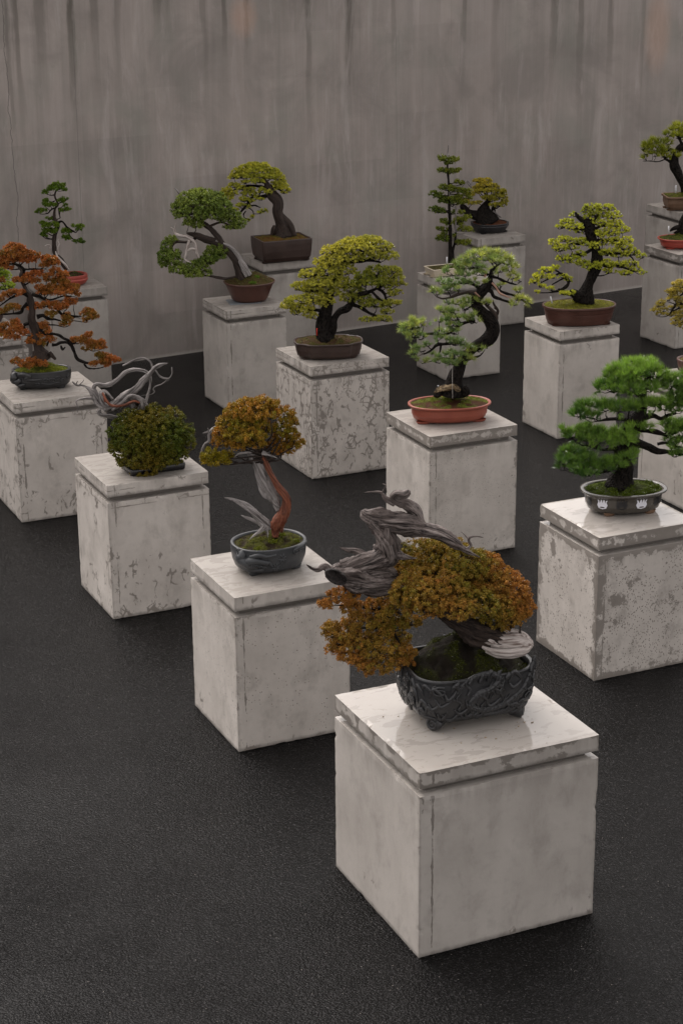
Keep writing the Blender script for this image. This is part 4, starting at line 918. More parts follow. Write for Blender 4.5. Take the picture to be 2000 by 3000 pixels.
T.limb('deadwood', [[(350, 400, 16, .02), (320, 418, 15), (296, 450, 12), (296, 498, 13), (262, 530, 10), (240, 580, 9), (228, 630, 8), (222, 668, 3)], [(330, 410, 11), (280, 432, 7), (246, 442, 2)], [(300, 440, 8), (284, 402, 2)]], M_DEAD, seg=12, ridge=.14, twist=8)
pal = dict(a=(.17, .165, .014), b=(.36, .155, .028), rand=.14, patch=20, tip=(1.3, 1.3, 1.1))
T.foliage('crown', [(690, 215, 105, 58, .04, .45), (590, 225, 90, 55, .03, .6), (790, 225, 60, 45, .05, .5), (520, 285, 110, 75, .0, .6), (640, 290, 110, 80, -.02, .5), (860, 300, 90, 65, .04, .75), (910, 360, 70, 60, .03, .65), (760, 310, 60, 35, -.04, .5), (450, 370, 100, 75, .0, .6), (570, 380, 110, 70, -.04, .45), (640, 350, 90, 60, -.02, .4),
    (400, 440, 90, 60, .0, .7), (510, 450, 110, 60, -.05, .45), (620, 470, 120, 60, -.08, .35), (400, 510, 90, 55, .02, .65), (520, 520, 100, 50, -.02, .6), (640, 520, 90, 38, -.06, .4), (830, 410, 90, 55, .04, .5), (930, 450, 60, 55, .04, .6), (850, 480, 80, 50, .06, .6), (970, 510, 60, 50, .03, .45), (900, 550, 80, 45, .05, .5), (800, 545, 80, 40, .06, .7), (850, 590, 80, 32, .05, .8), (740, 260, 80, 60, .12, .5), (620, 400, 150, 100, .12, .5)], SC_MED, pal, M_BBARK, merge=True, twig=.5)
T.foliage('foliage_pad', [(300, 610, 70, 55, -.02, .3), (370, 640, 90, 50, -.02, .35), (430, 620, 50, 45, 0, .5), (330, 665, 80, 35, -.03, .35), (240, 640, 36, 36, 0, .45)], SC_MED, dict(a=(.20, .165, .012), b=(.33, .19, .02), tip=(1.3, 1.3, 1.1)), M_BBARK, twig=.6)

# ================= 3: round olive bonsai, silver driftwood, black tray =================
T = Tree(3, (0, 950, 2.24), 'round olive green bonsai ball with looping silver driftwood above a flat black tray', 33)
pot = T.set_pot(1002, 905, 215, 42, .62, 'rect', [(.02, 0), (.0, .5), (.0, 1.0)], .012, P_BLACK, yaw=0, footh=.004, foot=None)
T.soil(mound=.03, level=.004, cols=((.05, .05, .01), (.03, .02, .012)), seed=4)
T.limb('trunk', [[(940, 900, 40, .03), (900, 780, 36, .05), (880, 660, 32, .06), (900, 560, 30, .05), (935, 520, 26, .03), (900, 505, 30, .0)]], M_BBARK, seg=14, ridge=.12, twist=5)
T.limb('deadwood', [[(960, 540, 26, .03), (920, 500, 32, 0), (870, 492, 30, -.01), (815, 505, 30, -.02), (770, 540, 27, -.02), (715, 552, 32, -.02), (655, 520, 36, -.01), (628, 470, 30, 0), (612, 425, 22, .01), (635, 392, 16, .01), (700, 400, 17, .02), (760, 372, 18, .03), (820, 318, 17, .04), (890, 298, 16, .05), (960, 312, 16, .05), (988, 350, 14, .04), (985, 410, 12, .03), (975, 450, 7, .03)],
                    [(690, 560, 30, -.03), (740, 535, 36, -.04), (800, 492, 36, -.04), (860, 448, 32, -.03), (925, 392, 30, -.02), (975, 335, 24, -.01), (1015, 292, 20, 0), (1055, 268, 14, 0), (1100, 256, 4, 0)],
                    [(880, 540, 26, -.03), (850, 500, 24, -.04), (780, 500, 22, -.05), (730, 540, 24, -.05), (690, 530, 22, -.05), (660, 460, 18, -.04), (690, 440, 14, -.03), (740, 490, 14, -.05)],
                    [(915, 560, 18, -.02), (930, 520, 22, -.04), (905, 480, 18, -.05), (850, 470, 18, -.06), (800, 510, 18, -.06), (740, 560, 16, -.05)],
                    [(1010, 298, 14, .01), (985, 245, 11, .02), (935, 221, 10, .03), (880, 238, 9, .03), (808, 274, 6, .02)], [(1020, 300, 12), (1055, 345, 8), (1105, 355, 9), (1130, 325, 7), (1128, 283, 5)],
                    [(1112, 360, 8), (1060, 395, 6), (1022, 408, 6), (1008, 425, 6), (1015, 445, 5), (985, 462, 3), (930, 466, 2)], [(615, 460, 22), (590, 425, 14, 0), (545, 402, 9), (505, 398, 8), (476, 376, 3)], [(520, 398, 6), (545, 378, 5), (552, 362, 2)], [(500, 395, 5), (512, 372, 2)],
                    [(622, 490, 16), (575, 483, 10), (530, 490, 8), (502, 505, 8), (514, 545, 6), (512, 578, 2)], [(650, 560, 14, -.02), (660, 590, 18, -.02), (720, 602, 18, -.02), (775, 608, 10, 0)], [(985, 420, 10, .02), (960, 500, 14, .02), (940, 560, 16)]], M_DEAD, seg=24, ridge=.15, twist=7, lump=.11, step=.006, rough=.6, rmul=.76)
T.limb('live_vein', [[(675, 450, 7, -.05), (700, 500, 9, -.075), (740, 535, 9, -.08), (820, 528, 9, -.08), (880, 505, 8, -.075), (915, 515, 7, -.065)], [(690, 510, 6, -.06), (680, 460, 6, -.055)]], M_RBARK, seg=8, ridge=.1, lump=.06)
pal = dict(a=(.075, .100, .013), b=(.21, .135, .020), rand=.10, patch=14, tip=(1.45, 1.4, 1.2))
T.foliage('crown', [(1000, 548, 60, 34, .02, .2), (870, 612, 100, 60, .0, .15), (1100, 610, 110, 68, .02, .5), (980, 640, 150, 90, -.06, .2), (785, 700, 80, 80, -.02, .15), (900, 730, 140, 120, -.10, .15), (1050, 730, 150, 120, -.10, .2), (1180, 700, 95, 90, -.02, .45), (1215, 780, 70, 65, .0, .5), (800, 810, 90, 80, -.04, .2), (930, 850, 130, 90, -.12, .15), (1070, 850, 130, 80, -.10, .25), (1150, 850, 85, 62, -.03, .4), (830, 900, 75, 45, -.06, .2), (940, 960, 90, 55, -.10, .3), (1000, 900, 130, 60, -.1, .25), (1000, 760, 220, 200, .06, .2)],
          dict(SC_MED, zmin=-.9), pal, M_BBARK, merge=True, twig=.1)

# ================= 4: rust orange bonsai, dark relief pot =================
T = Tree(4, (0, 700, 3.92), 'wide rust orange bonsai with a long right branch in a dark relief oval pot', 44)
pot = T.set_pot(476, 1490, 338, 205, .62, 'oval', [(.16, 0), (.07, .15), (.02, .4), (.0, .7), (.01, 1.0)], .018, P_IRON, yaw=-.30, footh=.014, foot='cloud', fsize=.028)
T.soil(mound=.06, peak=(-.1, .2), level=.006, cols=((.15, .17, .012), (.07, .08, .01)), rough=.008, seed=9, freq=24, moss=(1500, .006, (.20, .23, .015)))
g = Geo()
for (a, z, r) in ((290, .5, .020), (302, .62, .016), (278, .55, .014), (312, .45, .014), (330, .6, .016), (262, .3, .013)): spiral(g, a, z, r, th=.0045, out=.002)
relief_tube(g, [(205, .9), (212, .7), (206, .5), (218, .4), (228, .55)], [.015, .023, .024, .020, .012], 12, lump=.12); relief_tube(g, [(222, .85), (236, .92), (248, .8), (240, .65), (256, .58), (270, .62)], [.010, .016, .014, .010, .008, .004], 10, lump=.1)
relief_tube(g, [(212, .3), (225, .22), (236, .3)], [.014, .015, .008], 10, lump=.15); relief_tube(g, [(270, .35), (285, .28), (300, .33), (315, .25)], [.003, .006, .005, .002], 8)
g.build('cloud_relief', P_IRON, pot.pot, smooth=True, off=T.off)
T.limb('trunk', [[(500, 1400, 90), (470, 1330, 78), (445, 1260, 56), (420, 1180, 46), (408, 1100, 48), (405, 1030, 50), (375, 960, 48), (365, 900, 50), (378, 840, 44), (372, 770, 40), (352, 700, 40), (340, 650, 36), (300, 580, 26, .02), (262, 500, 22, .02), (250, 420, 26, .0), (262, 370, 22), (220, 320, 16), (170, 280, 10)],
                 [(570, 1300, 20), (600, 1340, 26), (640, 1380, 16)], [(400, 1290, 26), (390, 1340, 22), (330, 1370, 12)]], M_BBARK, seg=18, ridge=.13, twist=5, lump=.08)
T.limb('branch', [[(370, 640, 20), (440, 655, 17), (500, 682, 15), (560, 700, 12), (620, 690, 10), (740, 655, 8), (860, 665, 5)], [(330, 645, 26), (260, 625, 20), (190, 650, 14), (110, 690, 9), (0, 770, 7)], [(320, 740, 26), (270, 790, 22), (240, 845, 16), (120, 860, 11), (0, 865, 8)],
                  [(250, 420, 16), (280, 360, 20), (235, 318, 18), (180, 290, 13), (130, 288, 8)], [(290, 350, 11), (400, 345, 9), (480, 345, 6)]], M_BARK, seg=8, lump=.12)
T.limb('branch', [[(430, 895, 28), (500, 880, 22), (560, 915, 17), (640, 925, 12), (700, 940, 8)], [(660, 790, 14), (690, 845, 15), (740, 870, 12), (840, 885, 11), (930, 890, 7)], [(830, 900, 5), (930, 910, 3)], [(830, 935, 5), (990, 960, 4)], [(560, 985, 9), (650, 990, 7), (740, 1012, 5), (800, 995, 4)]], M_BARK, seg=8, lump=.1)
T.limb('branch', [[(450, 1050, 26), (520, 1090, 17), (600, 1088, 15), (680, 1105, 16), (730, 1140, 16), (800, 1172, 16), (828, 1230, 17), (860, 1310, 19), (890, 1375, 18), (940, 1405, 18), (1010, 1425, 16), (1080, 1420, 10)], [(600, 1215, 18), (650, 1215, 18), (700, 1190, 16), (770, 1190, 15), (815, 1225, 14)], [(700, 1225, 9), (722, 1268, 14), (752, 1242, 6)],
                  [(970, 1435, 12), (1000, 1475, 10), (1060, 1490, 8), (1160, 1480, 6), (1280, 1440, 3)], [(540, 1230, 12), (560, 1180, 9)], [(1010, 1265, 4), (1080, 1288, 4), (1200, 1255, 2)]], M_BARK, seg=9, lump=.12)
T.limb('branch', [[(290, 1010, 22), (230, 1030, 14), (120, 1090, 8)], [(340, 960, 26), (280, 985, 18)]], M_BARK, seg=8, lump=.15)
pal = dict(a=(.17, .12, .02), b=(.38, .128, .036), mix=.72, rand=.16, patch=20, tip=(1.35, 1.25, 1.2))
ST4 = dict(SC_MED, rc=.013, m=8, L=.0095, w=.0042, fill=.3, dens=1.15)
T.foliage('foliage_pad', [(150, 110, 110, 55), (230, 90, 50, 40), (60, 180, 90, 50), (180, 190, 90, 45), (310, 160, 80, 45), (400, 200, 70, 50), (330, 240, 90, 40), (90, 250, 90, 35, None, .8), (240, 235, 60, 35), (560, 235, 90, 45), (640, 270, 65, 50), (520, 300, 60, 35, None, .6), (40, 300, 60, 25), (110, 330, 45, 28), (-60, 230, 100, 70),
    (430, 390, 70, 45, None, 1), (320, 430, 80, 35), (400, 480, 65, 32), (220, 470, 80, 26), (640, 370, 60, 45), (560, 420, 60, 30), (720, 420, 75, 50, None, .7), (660, 480, 70, 40), (740, 500, 60, 45, None, .6), (20, 480, 40, 35), (540, 470, 40, 22),
    (470, 570, 60, 45), (560, 560, 70, 40), (650, 580, 80, 50), (760, 560, 80, 45), (860, 570, 65, 45), (880, 630, 45, 32), (720, 610, 110, 35), (520, 620, 90, 25), (190, 615, 110, 28), (90, 640, 60, 26), (10, 690, 38, 50), (150, 780, 90, 34, None, .35), (60, 820, 60, 30, None, .4), (10, 840, 40, 26),
    (440, 770, 70, 38), (540, 760, 75, 40), (650, 770, 80, 55), (760, 760, 70, 42), (780, 700, 45, 32), (860, 715, 42, 30), (690, 800, 60, 30), (600, 865, 75, 34, None, .35), (760, 880, 50, 30, None, .7), (780, 940, 60, 60, None, .4), (720, 970, 40, 28, None, .4), (1010, 850, 85, 55), (1070, 890, 60, 45), (990, 930, 40, 25), (340, 790, 30, 20, None, .3)], ST4, pal, M_BARK, twig=.7)
T.foliage('foliage_pad', [(60, 1020, 75, 55), (180, 960, 55, 40), (200, 1040, 85, 60), (90, 1100, 90, 40), (280, 1075, 50, 35), (210, 1130, 40, 25), (-30, 1060, 60, 60), (430, 985, 30, 22), (510, 985, 50, 35), (520, 1045, 70, 40), (430, 1110, 70, 45, None, .5), (400, 1170, 90, 45, None, .35), (470, 1200, 70, 35, None, .3), (580, 1150, 60, 50), (330, 1180, 30, 18, None, .3),
    (860, 1170, 55, 45, None, .6), (940, 1160, 70, 50, None, .45), (1020, 1100, 50, 45), (1040, 1200, 70, 45), (980, 1270, 40, 22, None, .5), (1080, 1240, 75, 36), (1170, 1190, 50, 40), (1180, 1235, 45, 25), (1150, 1340, 55, 42, None, .55), (1220, 1350, 65, 42), (1190, 1410, 70, 42), (1290, 1380, 60, 42), (1340, 1390, 45, 26), (1080, 1430, 55, 24, None, .6), (1240, 1440, 50, 20)], ST4, pal, M_BARK, twig=.7)
T.foliage('foliage_pad', [(190, 1400, 55, 32, -.07), (270, 1430, 60, 30, -.08), (370, 1395, 60, 34, -.06), (430, 1430, 60, 36, -.08), (500, 1425, 50, 26, -.07), (320, 1460, 60, 24, -.09, .5)], ST4, pal, M_BARK, twig=.5, branch=False)

# ================= 5: twin trunk yellow pine =================
T = Tree(5, (400, 400, 1.96), 'twin trunk bonsai with black stems and arching yellow green crown in a lobed brown pot', 55)
pot = T.set_pot(1100, 1168, 198, 92, .66, 'mokko', [(.16, 0), (.09, .18), (.05, .5), (.035, .85), (.0, .93), (.0, 1.0)], .012, P_UMBER, yaw=-.35, footh=.008, foot='cloud', fsize=.03)
T.soil(mound=.03, level=.004, cols=((.07, .060, .012), (.075, .038, .018)), rough=.007, seed=12, freq=24, moss=(700, .006, (.10, .095, .014)))
T.limb('trunk', [[(1085, 1170, 56), (1082, 1130, 44), (1076, 1080, 42), (1080, 1030, 36), (1092, 980, 30), (1108, 930, 25), (1120, 870, 20), (1150, 800, 17), (1190, 740, 14), (1240, 705, 12), (1300, 700, 8)], [(1105, 1150, 30), (1118, 1105, 27), (1135, 1050, 23), (1165, 1005, 20), (1210, 985, 19), (1240, 950, 16), (1275, 910, 13), (1340, 890, 11), (1400, 860, 9), (1460, 830, 6)]], M_BARK, seg=14, lump=.12)
T.limb('branch', [[(1230, 720, 12), (1280, 716, 11), (1340, 710, 9), (1400, 722, 5)], [(1245, 965, 12, .02), (1290, 985, 10), (1340, 1015, 8), (1400, 1040, 5)], [(1380, 870, 9), (1420, 900, 8), (1435, 945, 6), (1460, 985, 4)], [(1350, 890, 8, -.03), (1390, 930, 7, -.04), (1420, 950, 4)]], M_BARK, seg=7, lump=.1)
T.limb('branch', [[(1085, 1000, 12), (1020, 995, 9), (960, 985, 7), (880, 985, 4)], [(1110, 920, 12), (1040, 890, 8), (960, 885, 5), (910, 880, 3)], [(1140, 830, 10), (1080, 800, 8), (1020, 795, 4)], [(1160, 780, 9), (1110, 740, 6)]], M_BARK, seg=7, lump=.1)
pal = dict(a=(.165, .20, .028), b=(.43, .42, .07), mix=.62, rand=.16, patch=10, tip=(1.45, 1.35, 1.2))
T.foliage('foliage_pad', [(1250, 610, 75, 32, .02, .8), (1340, 600, 75, 30, .03, .8), (1190, 640, 70, 38, 0, .75), (1400, 640, 70, 38, .02, .75), (1290, 650, 100, 45, -.03, .7), (1120, 665, 70, 38, 0, .8), (1440, 690, 60, 30, .0, .65), (1350, 690, 70, 25, -.03, .6), (1220, 700, 80, 45, -.04, .6), (1140, 720, 75, 42, -.03, .65), (1070, 720, 55, 32, 0, .75), (1100, 770, 80, 40, -.04, .6), (1010, 790, 70, 28, -.01, .75), (980, 805, 50, 18, .0, .8), (1190, 770, 70, 45, -.04, .55),
    (1050, 845, 90, 30, -.03, .6), (1130, 840, 80, 40, -.05, .55), (940, 865, 60, 26, 0, .75), (1010, 880, 60, 26, -.02, .6), (1190, 850, 60, 40, -.03, .45), (1110, 900, 60, 32, -.05, .4), (930, 945, 75, 34, -.02, .65), (1020, 935, 80, 38, -.03, .6), (870, 975, 45, 28, 0, .75), (950, 990, 70, 30, -.03, .6), (1080, 950, 60, 38, -.06, .5), (1000, 1030, 45, 22, -.03, .6), (920, 1015, 35, 18, -.02, .6),
    (1240, 880, 60, 42, .03, .3), (1220, 930, 55, 32, .0, .35), (1290, 930, 60, 32, .03, .3), (1310, 810, 60, 34, .03, .35), (1380, 780, 70, 40, .02, .5), (1350, 840, 80, 36, .0, .35), (1460, 790, 65, 45, .02, .7), (1500, 840, 50, 40, .0, .75), (1430, 850, 60, 36, -.02, .55), (1280, 850, 50, 30, .05, .25), (1320, 965, 50, 26, .02, .4), (1380, 965, 60, 30, .0, .4), (1480, 900, 45, 24, .0, .55), (1440, 1010, 38, 20, .0, .5), (1500, 960, 32, 14, .0, .7), (1410, 1050, 60, 20, -.02, .5), (1320, 1055, 42, 16, -.02, .5), (1450, 960, 40, 22, 0, .45)],
    dict(BUD, k=22), pal, M_BARK, twig=.9)
tagstick(Vector(T.pt(1036, 1128, -.04)), .036, .009, .5, .03, M_REDP, 'bright red tag stuck in the soil beside the twin black trunks')

# ================= 6: blue green pine =================
T = Tree(6, (1100, 700, 3.136), 'blue green needle pine with a thick black S bent trunk in a terracotta oval pot', 66)
pot = T.set_pot(677, 1500, 382, 158, .64, 'oval', [(.19, 0), (.13, .15), (.09, .4), (.08, .78), (.03, .86), (.0, .92), (.0, 1.0)], .018, P_TERRA, yaw=-.30, footh=.011, foot='block', fsize=.05, feet=(215, 325, 35, 145))
T.soil(mound=.028, level=.004, cols=((.115, .14, .014), (.075, .028, .014)), rough=.006, seed=15, freq=22, moss=(1700, .006, (.15, .18, .016)))
T.limb('trunk', [[(705, 1430, 140), (710, 1390, 112), (715, 1330, 82), (735, 1260, 64), (765, 1200, 56), (790, 1130, 50), (840, 1060, 50), (900, 990, 56), (980, 950, 58), (1045, 905, 58), (1075, 850, 56), (1070, 790, 56), (1030, 730, 58), (975, 680, 56), (935, 630, 52), (920, 570, 46), (945, 520, 46), (990, 470, 44), (1030, 420, 38), (1050, 350, 26), (1060, 280, 16)],
                 [(800, 1360, 40, -.03), (830, 1410, 36, -.04), (800, 1440, 20, -.04)], [(600, 1370, 44, -.02), (570, 1420, 36, -.03), (540, 1440, 20, -.03)]], M_BARK, seg=20, ridge=.07, twist=4, lump=.11)
rk = Geo(); tube(rk, [T.pt(545, 1420, -.03), T.pt(590, 1385, -.04), T.pt(650, 1365, -.05), T.pt(710, 1360, -.05), T.pt(760, 1400, -.05)], [.014, .028, .036, .032, .02], seg=20, rs=T.rs, lump=.2, rough=.5, step=.006, c=(.9, .85, .7)); rk.build('root_burl', mat_wood('lichened_root', (.16, .12, .085, 1), (.28, .22, .16, 1), (.06, .045, .035, 1), 'bark', .8), T.root, smooth=True, off=T.off)
T.limb('branch', [[(1085, 830, 22), (1100, 770, 22), (1095, 700, 20), (1060, 650, 17), (1020, 610, 14), (1000, 595, 8)], [(1090, 720, 16), (1120, 660, 14), (1085, 600, 9), (1075, 560, 4)], [(1120, 655, 12), (1090, 630, 9)], [(920, 500, 32), (850, 490, 22), (760, 505, 17), (700, 530, 13), (620, 548, 9), (560, 530, 5)]], M_BBARK, seg=9, lump=.12)
T.limb('branch', [[(1010, 465, 26), (1060, 480, 18), (1085, 530, 15), (1150, 555, 13), (1230, 585, 11), (1240, 615, 4)], [(1060, 400, 20), (1130, 470, 14), (1200, 500, 12), (1300, 530, 9), (1380, 590, 5)], [(1050, 340, 18), (1120, 360, 13), (1200, 395, 10), (1290, 420, 6)], [(960, 460, 24), (900, 420, 14), (820, 400, 9), (720, 420, 5)], [(1030, 330, 16), (960, 280, 10), (860, 270, 6)], [(1055, 300, 14), (1120, 240, 9), (1180, 210, 5)]], M_BARK, seg=7, lump=.12)
T.limb('branch', [[(900, 740, 24, .02), (850, 760, 18), (790, 780, 14), (700, 850, 12), (620, 880, 11), (540, 870, 13), (450, 872, 11), (370, 850, 6)], [(780, 950, 18), (700, 960, 13), (620, 965, 14), (560, 975, 15), (500, 1030, 10), (440, 1060, 5)], [(600, 970, 10), (590, 1030, 8), (570, 1070, 4)], [(820, 1110, 18), (900, 1090, 12), (960, 1070, 7), (1000, 1020, 3)], [(780, 1120, 20), (720, 1100, 12), (620, 1100, 7), (480, 1130, 4)], [(860, 1020, 16), (800, 1040, 12), (740, 1050, 6)]], M_BARK, seg=8, lump=.12)
T.limb('deadwood', [[(1066, 404, 9, -.03), (1100, 440, 9, -.04), (1135, 495, 10, -.04), (1180, 520, 8, -.04), (1245, 544, 4, -.03)], [(1000, 350, 10, -.06), (1012, 310, 7, -.06)], [(910, 490, 8, -.06), (955, 530, 4, -.06)]], mat_wood('peeled_branch', (.42, .24, .17, 1), (.58, .38, .30, 1), (.2, .08, .05, 1)), seg=8, join=False)
pal = dict(a=(.15, .24, .075), b=(.44, .48, .105), mix=.5, rand=.22, patch=9, tip=(1.5, 1.4, 1.3))
T.foliage('foliage_pad', [(1020, 130, 80, 32, .02, .55), (930, 160, 90, 45, .0, .7), (1110, 150, 80, 40, .02, .45), (840, 190, 75, 45, 0, .7), (780, 250, 75, 45, 0, .6), (1060, 200, 110, 45, -.03, .45), (900, 250, 100, 45, -.03, .45), (1200, 210, 70, 50, .02, .35), (1240, 280, 70, 55, .0, .35), (700, 310, 80, 45, 0, .4), (830, 320, 90, 40, -.03, .4), (960, 320, 70, 30, -.05, .35), (1130, 290, 60, 32, .0, .4), (1260, 350, 60, 35, -.02, .8), (1330, 380, 50, 26, .0, 1), (1080, 300, 50, 30, .08, .4),
    (630, 400, 70, 36, .0, .2), (740, 400, 75, 36, -.02, .35), (660, 460, 80, 34, -.02, .25), (830, 400, 60, 28, -.04, .4), (890, 390, 50, 22, -.05, .55), (980, 400, 42, 22, -.07, .75), (560, 500, 55, 36, .0, .3), (520, 480, 30, 28, .0, .4), (750, 460, 60, 26, -.03, .3), (1150, 430, 40, 32, .04, .35), (1310, 480, 40, 20, .0, .4), (1300, 550, 60, 28, .0, .55), (1370, 560, 50, 30, .0, .5), (1280, 600, 45, 24, -.02, .2), (1410, 590, 25, 16, .0, .4)], NEED5, pal, M_BARK, twig=1.2, fmat=M_NEEDLE)
T.foliage('foliage_pad', [(670, 590, 36, 26, .0, .3), (760, 590, 60, 28, .0, .45), (860, 570, 70, 32, -.03, .55), (970, 580, 70, 32, -.03, .5), (1040, 590, 50, 26, -.03, .5), (620, 660, 65, 36, 0, .3), (720, 660, 70, 40, -.02, .4), (820, 640, 60, 36, -.03, .4), (640, 730, 75, 36, .0, .3), (740, 730, 75, 36, -.03, .3), (850, 730, 70, 32, -.05, .3), (900, 760, 50, 28, -.06, .25), (700, 790, 70, 26, -.03, .3), (580, 750, 45, 30, .0, .25), (890, 700, 42, 24, -.06, .2),
    (330, 760, 60, 36, .0, .35), (290, 820, 75, 50, .0, .35), (380, 800, 80, 50, -.02, .4), (440, 780, 50, 36, .0, .4), (270, 890, 60, 36, .0, .25), (350, 890, 75, 40, -.03, .3), (420, 910, 50, 30, -.02, .35), (570, 850, 45, 26, .0, .3), (660, 840, 60, 32, -.02, .45), (740, 860, 50, 36, -.02, .45), (570, 920, 50, 26, -.02, .35), (650, 920, 65, 28, -.03, .4), (740, 960, 75, 42, -.04, .3), (800, 960, 45, 30, -.04, .4), (480, 975, 40, 20, 0, .25),
    (370, 1000, 45, 28, .0, .3), (430, 1020, 50, 34, .0, .35), (350, 1060, 40, 24, .0, .3), (370, 1100, 45, 24, .0, .3), (440, 1130, 52, 26, -.02, .5), (540, 1090, 45, 34, .0, .3), (620, 1080, 60, 34, -.02, .35), (570, 1130, 50, 24, -.03, .3), (700, 1060, 60, 38, -.04, .3), (760, 1080, 65, 45, -.05, .5), (870, 1020, 65, 36, -.05, .5), (940, 1020, 60, 34, -.03, .6), (1010, 990, 42, 28, .0, .6), (840, 1100, 60, 34, -.05, .6), (780, 1150, 60, 22, -.05, .4), (660, 1130, 55, 26, -.04, .3), (700, 1150, 50, 20, -.05, .35)], NEED5, pal, M_BARK, twig=1.2, fmat=M_NEEDLE)
T.limb('guy_wire', [(704, 1175, 2.0, -.08), (703, 1300, 2.0, -.09), (705, 1465, 2.0, -.10)], M_WIRE, seg=5)
tagstick(Vector(T.pt(566, 1402, .02)), .042, .010, .3, .12, M_WHITE, 'small white tag behind the root of the blue green pine')

# ================= 7: bright green pine, tulip crest pot =================
T = Tree(7, (1500, 950, 3.136), 'bright green long needle pine in a dark oval pot with white crests', 77)
pot = T.set_pot(1020, 1500, 398, 205, .70, 'oval', [(.24, 0), (.17, .12), (.125, .35), (.115, .75), (.06, .86), (.0, .93), (-.005, 1.0)], .030, P_OLIVE, yaw=-.30, footh=.016, foot='cloud', footmat=P_TAN, fsize=.032, feet=(235, 318, 35, 145))
T.soil(mound=.03, peak=(0, .1), level=.006, cols=((.06, .085, .008), (.03, .04, .006)), rough=.008, seed=19, freq=24, moss=(1500, .006, (.085, .12, .01)))
T.pot.cushions([(-.75, .1, .035, .016), (-.62, -.35, .032, .016), (-.35, -.62, .032, .015), (-.05, -.72, .035, .018), (.25, -.68, .036, .018), (.5, -.5, .035, .018), (.7, -.15, .034, .018), (.62, .25, .032, .015), (.1, -.45, .026, .010), (-.3, -.3, .026, .01)], (.075, .105, .008))
CREST = [(-.46, .95), (-.30, .86), (-.24, .40), (-.12, .98), (-.02, .98), (.03, .45), (.12, .98), (.22, .97), (.28, .42), (.34, .86), (.50, .95), (.40, .55), (.50, .1), (.36, -.45), (.0, -.62), (-.36, -.45), (-.50, .1), (-.40, .55)]
def crest(a0, col, lift=.0016):
    outl = CREST; w, hh = 17.5, .30; zc = .46; g = Geo(); N = []
    for i in range(len(outl)):
        (x0, y0), (x1, y1) = outl[i], outl[(i+1) % len(outl)]
        for f in (0, .5): N.append((x0+(x1-x0)*f, y0+(y1-y0)*f))
    hole = [(0+.24*math.cos(q), -.28+.11*math.sin(q)) for q in np.linspace(0, 2*np.pi, 12, endpoint=False)]
    bm = bmesh.new(); V0 = [bm.verts.new((x, y, 0)) for x, y in N]; V1 = [bm.verts.new((x, y, 0)) for x, y in hole]
    E0 = [bm.edges.new((V0[i], V0[(i+1) % len(V0)])) for i in range(len(V0))]+[bm.edges.new((V1[i], V1[(i+1) % len(V1)])) for i in range(len(V1))]
    bmesh.ops.triangle_fill(bm, edges=E0, use_beauty=True)
    bm.verts.ensure_lookup_table(); bm.verts.index_update()
    tris = [tuple(v.index for v in f.verts) for f in bm.faces]; pts = [pot.surf(a0+v.co.x*w, zc+v.co.y*hh, out=lift) for v in bm.verts]; bm.free()
    g.add(pts, None, tris); g.build('crest', col, pot.pot, smooth=False, off=T.off)
for k, a in enumerate(range(0, 360, 30)): crest(a+258-240, P_WHITE if k % 2 else P_BLACK)
T.limb('trunk', [[(990, 1490, 170, .02), (1000, 1430, 135, .02), (1030, 1360, 85), (1055, 1300, 56), (1030, 1240, 50), (985, 1190, 58), (1010, 1130, 62), (1060, 1070, 60), (1070, 1000, 56), (1080, 940, 58), (1130, 880, 62), (1180, 810, 50), (1200, 720, 42), (1210, 620, 30), (1220, 520, 20)]], M_BARK, seg=20, ridge=.06, lump=.12)
T.limb('branch', [[(1090, 1080, 46), (1180, 1100, 42), (1260, 1130, 40), (1330, 1165, 30), (1420, 1170, 18), (1490, 1185, 12), (1600, 1200, 8)], [(1120, 960, 30), (1250, 980, 24), (1360, 1000, 20), (1450, 1040, 14), (1540, 1045, 10)], [(1170, 860, 30), (1280, 840, 28), (1360, 865, 20), (1430, 835, 14), (1500, 820, 8)], [(1120, 880, 30), (1000, 870, 18), (880, 872, 14), (790, 890, 9)], [(1200, 700, 26), (1320, 690, 18), (1420, 690, 11)], [(1330, 1100, 16), (1400, 1090, 12), (1500, 1110, 7)]], M_BARK, seg=9, lump=.12)
T.limb('branch', [[(1020, 1130, 40), (920, 1140, 22), (820, 1150, 15), (680, 1110, 9)], [(1030, 1250, 40), (900, 1330, 20), (760, 1370, 12), (560, 1370, 6)], [(1200, 560, 22), (1100, 480, 12)], [(1190, 660, 26), (1080, 620, 14), (900, 620, 8)]], M_BARK, seg=9, lump=.12)
pal = dict(a=(.050, .120, .022), b=(.22, .36, .060), mix=.5, rand=.24, patch=9, tip=(1.35, 1.3, 1.1))
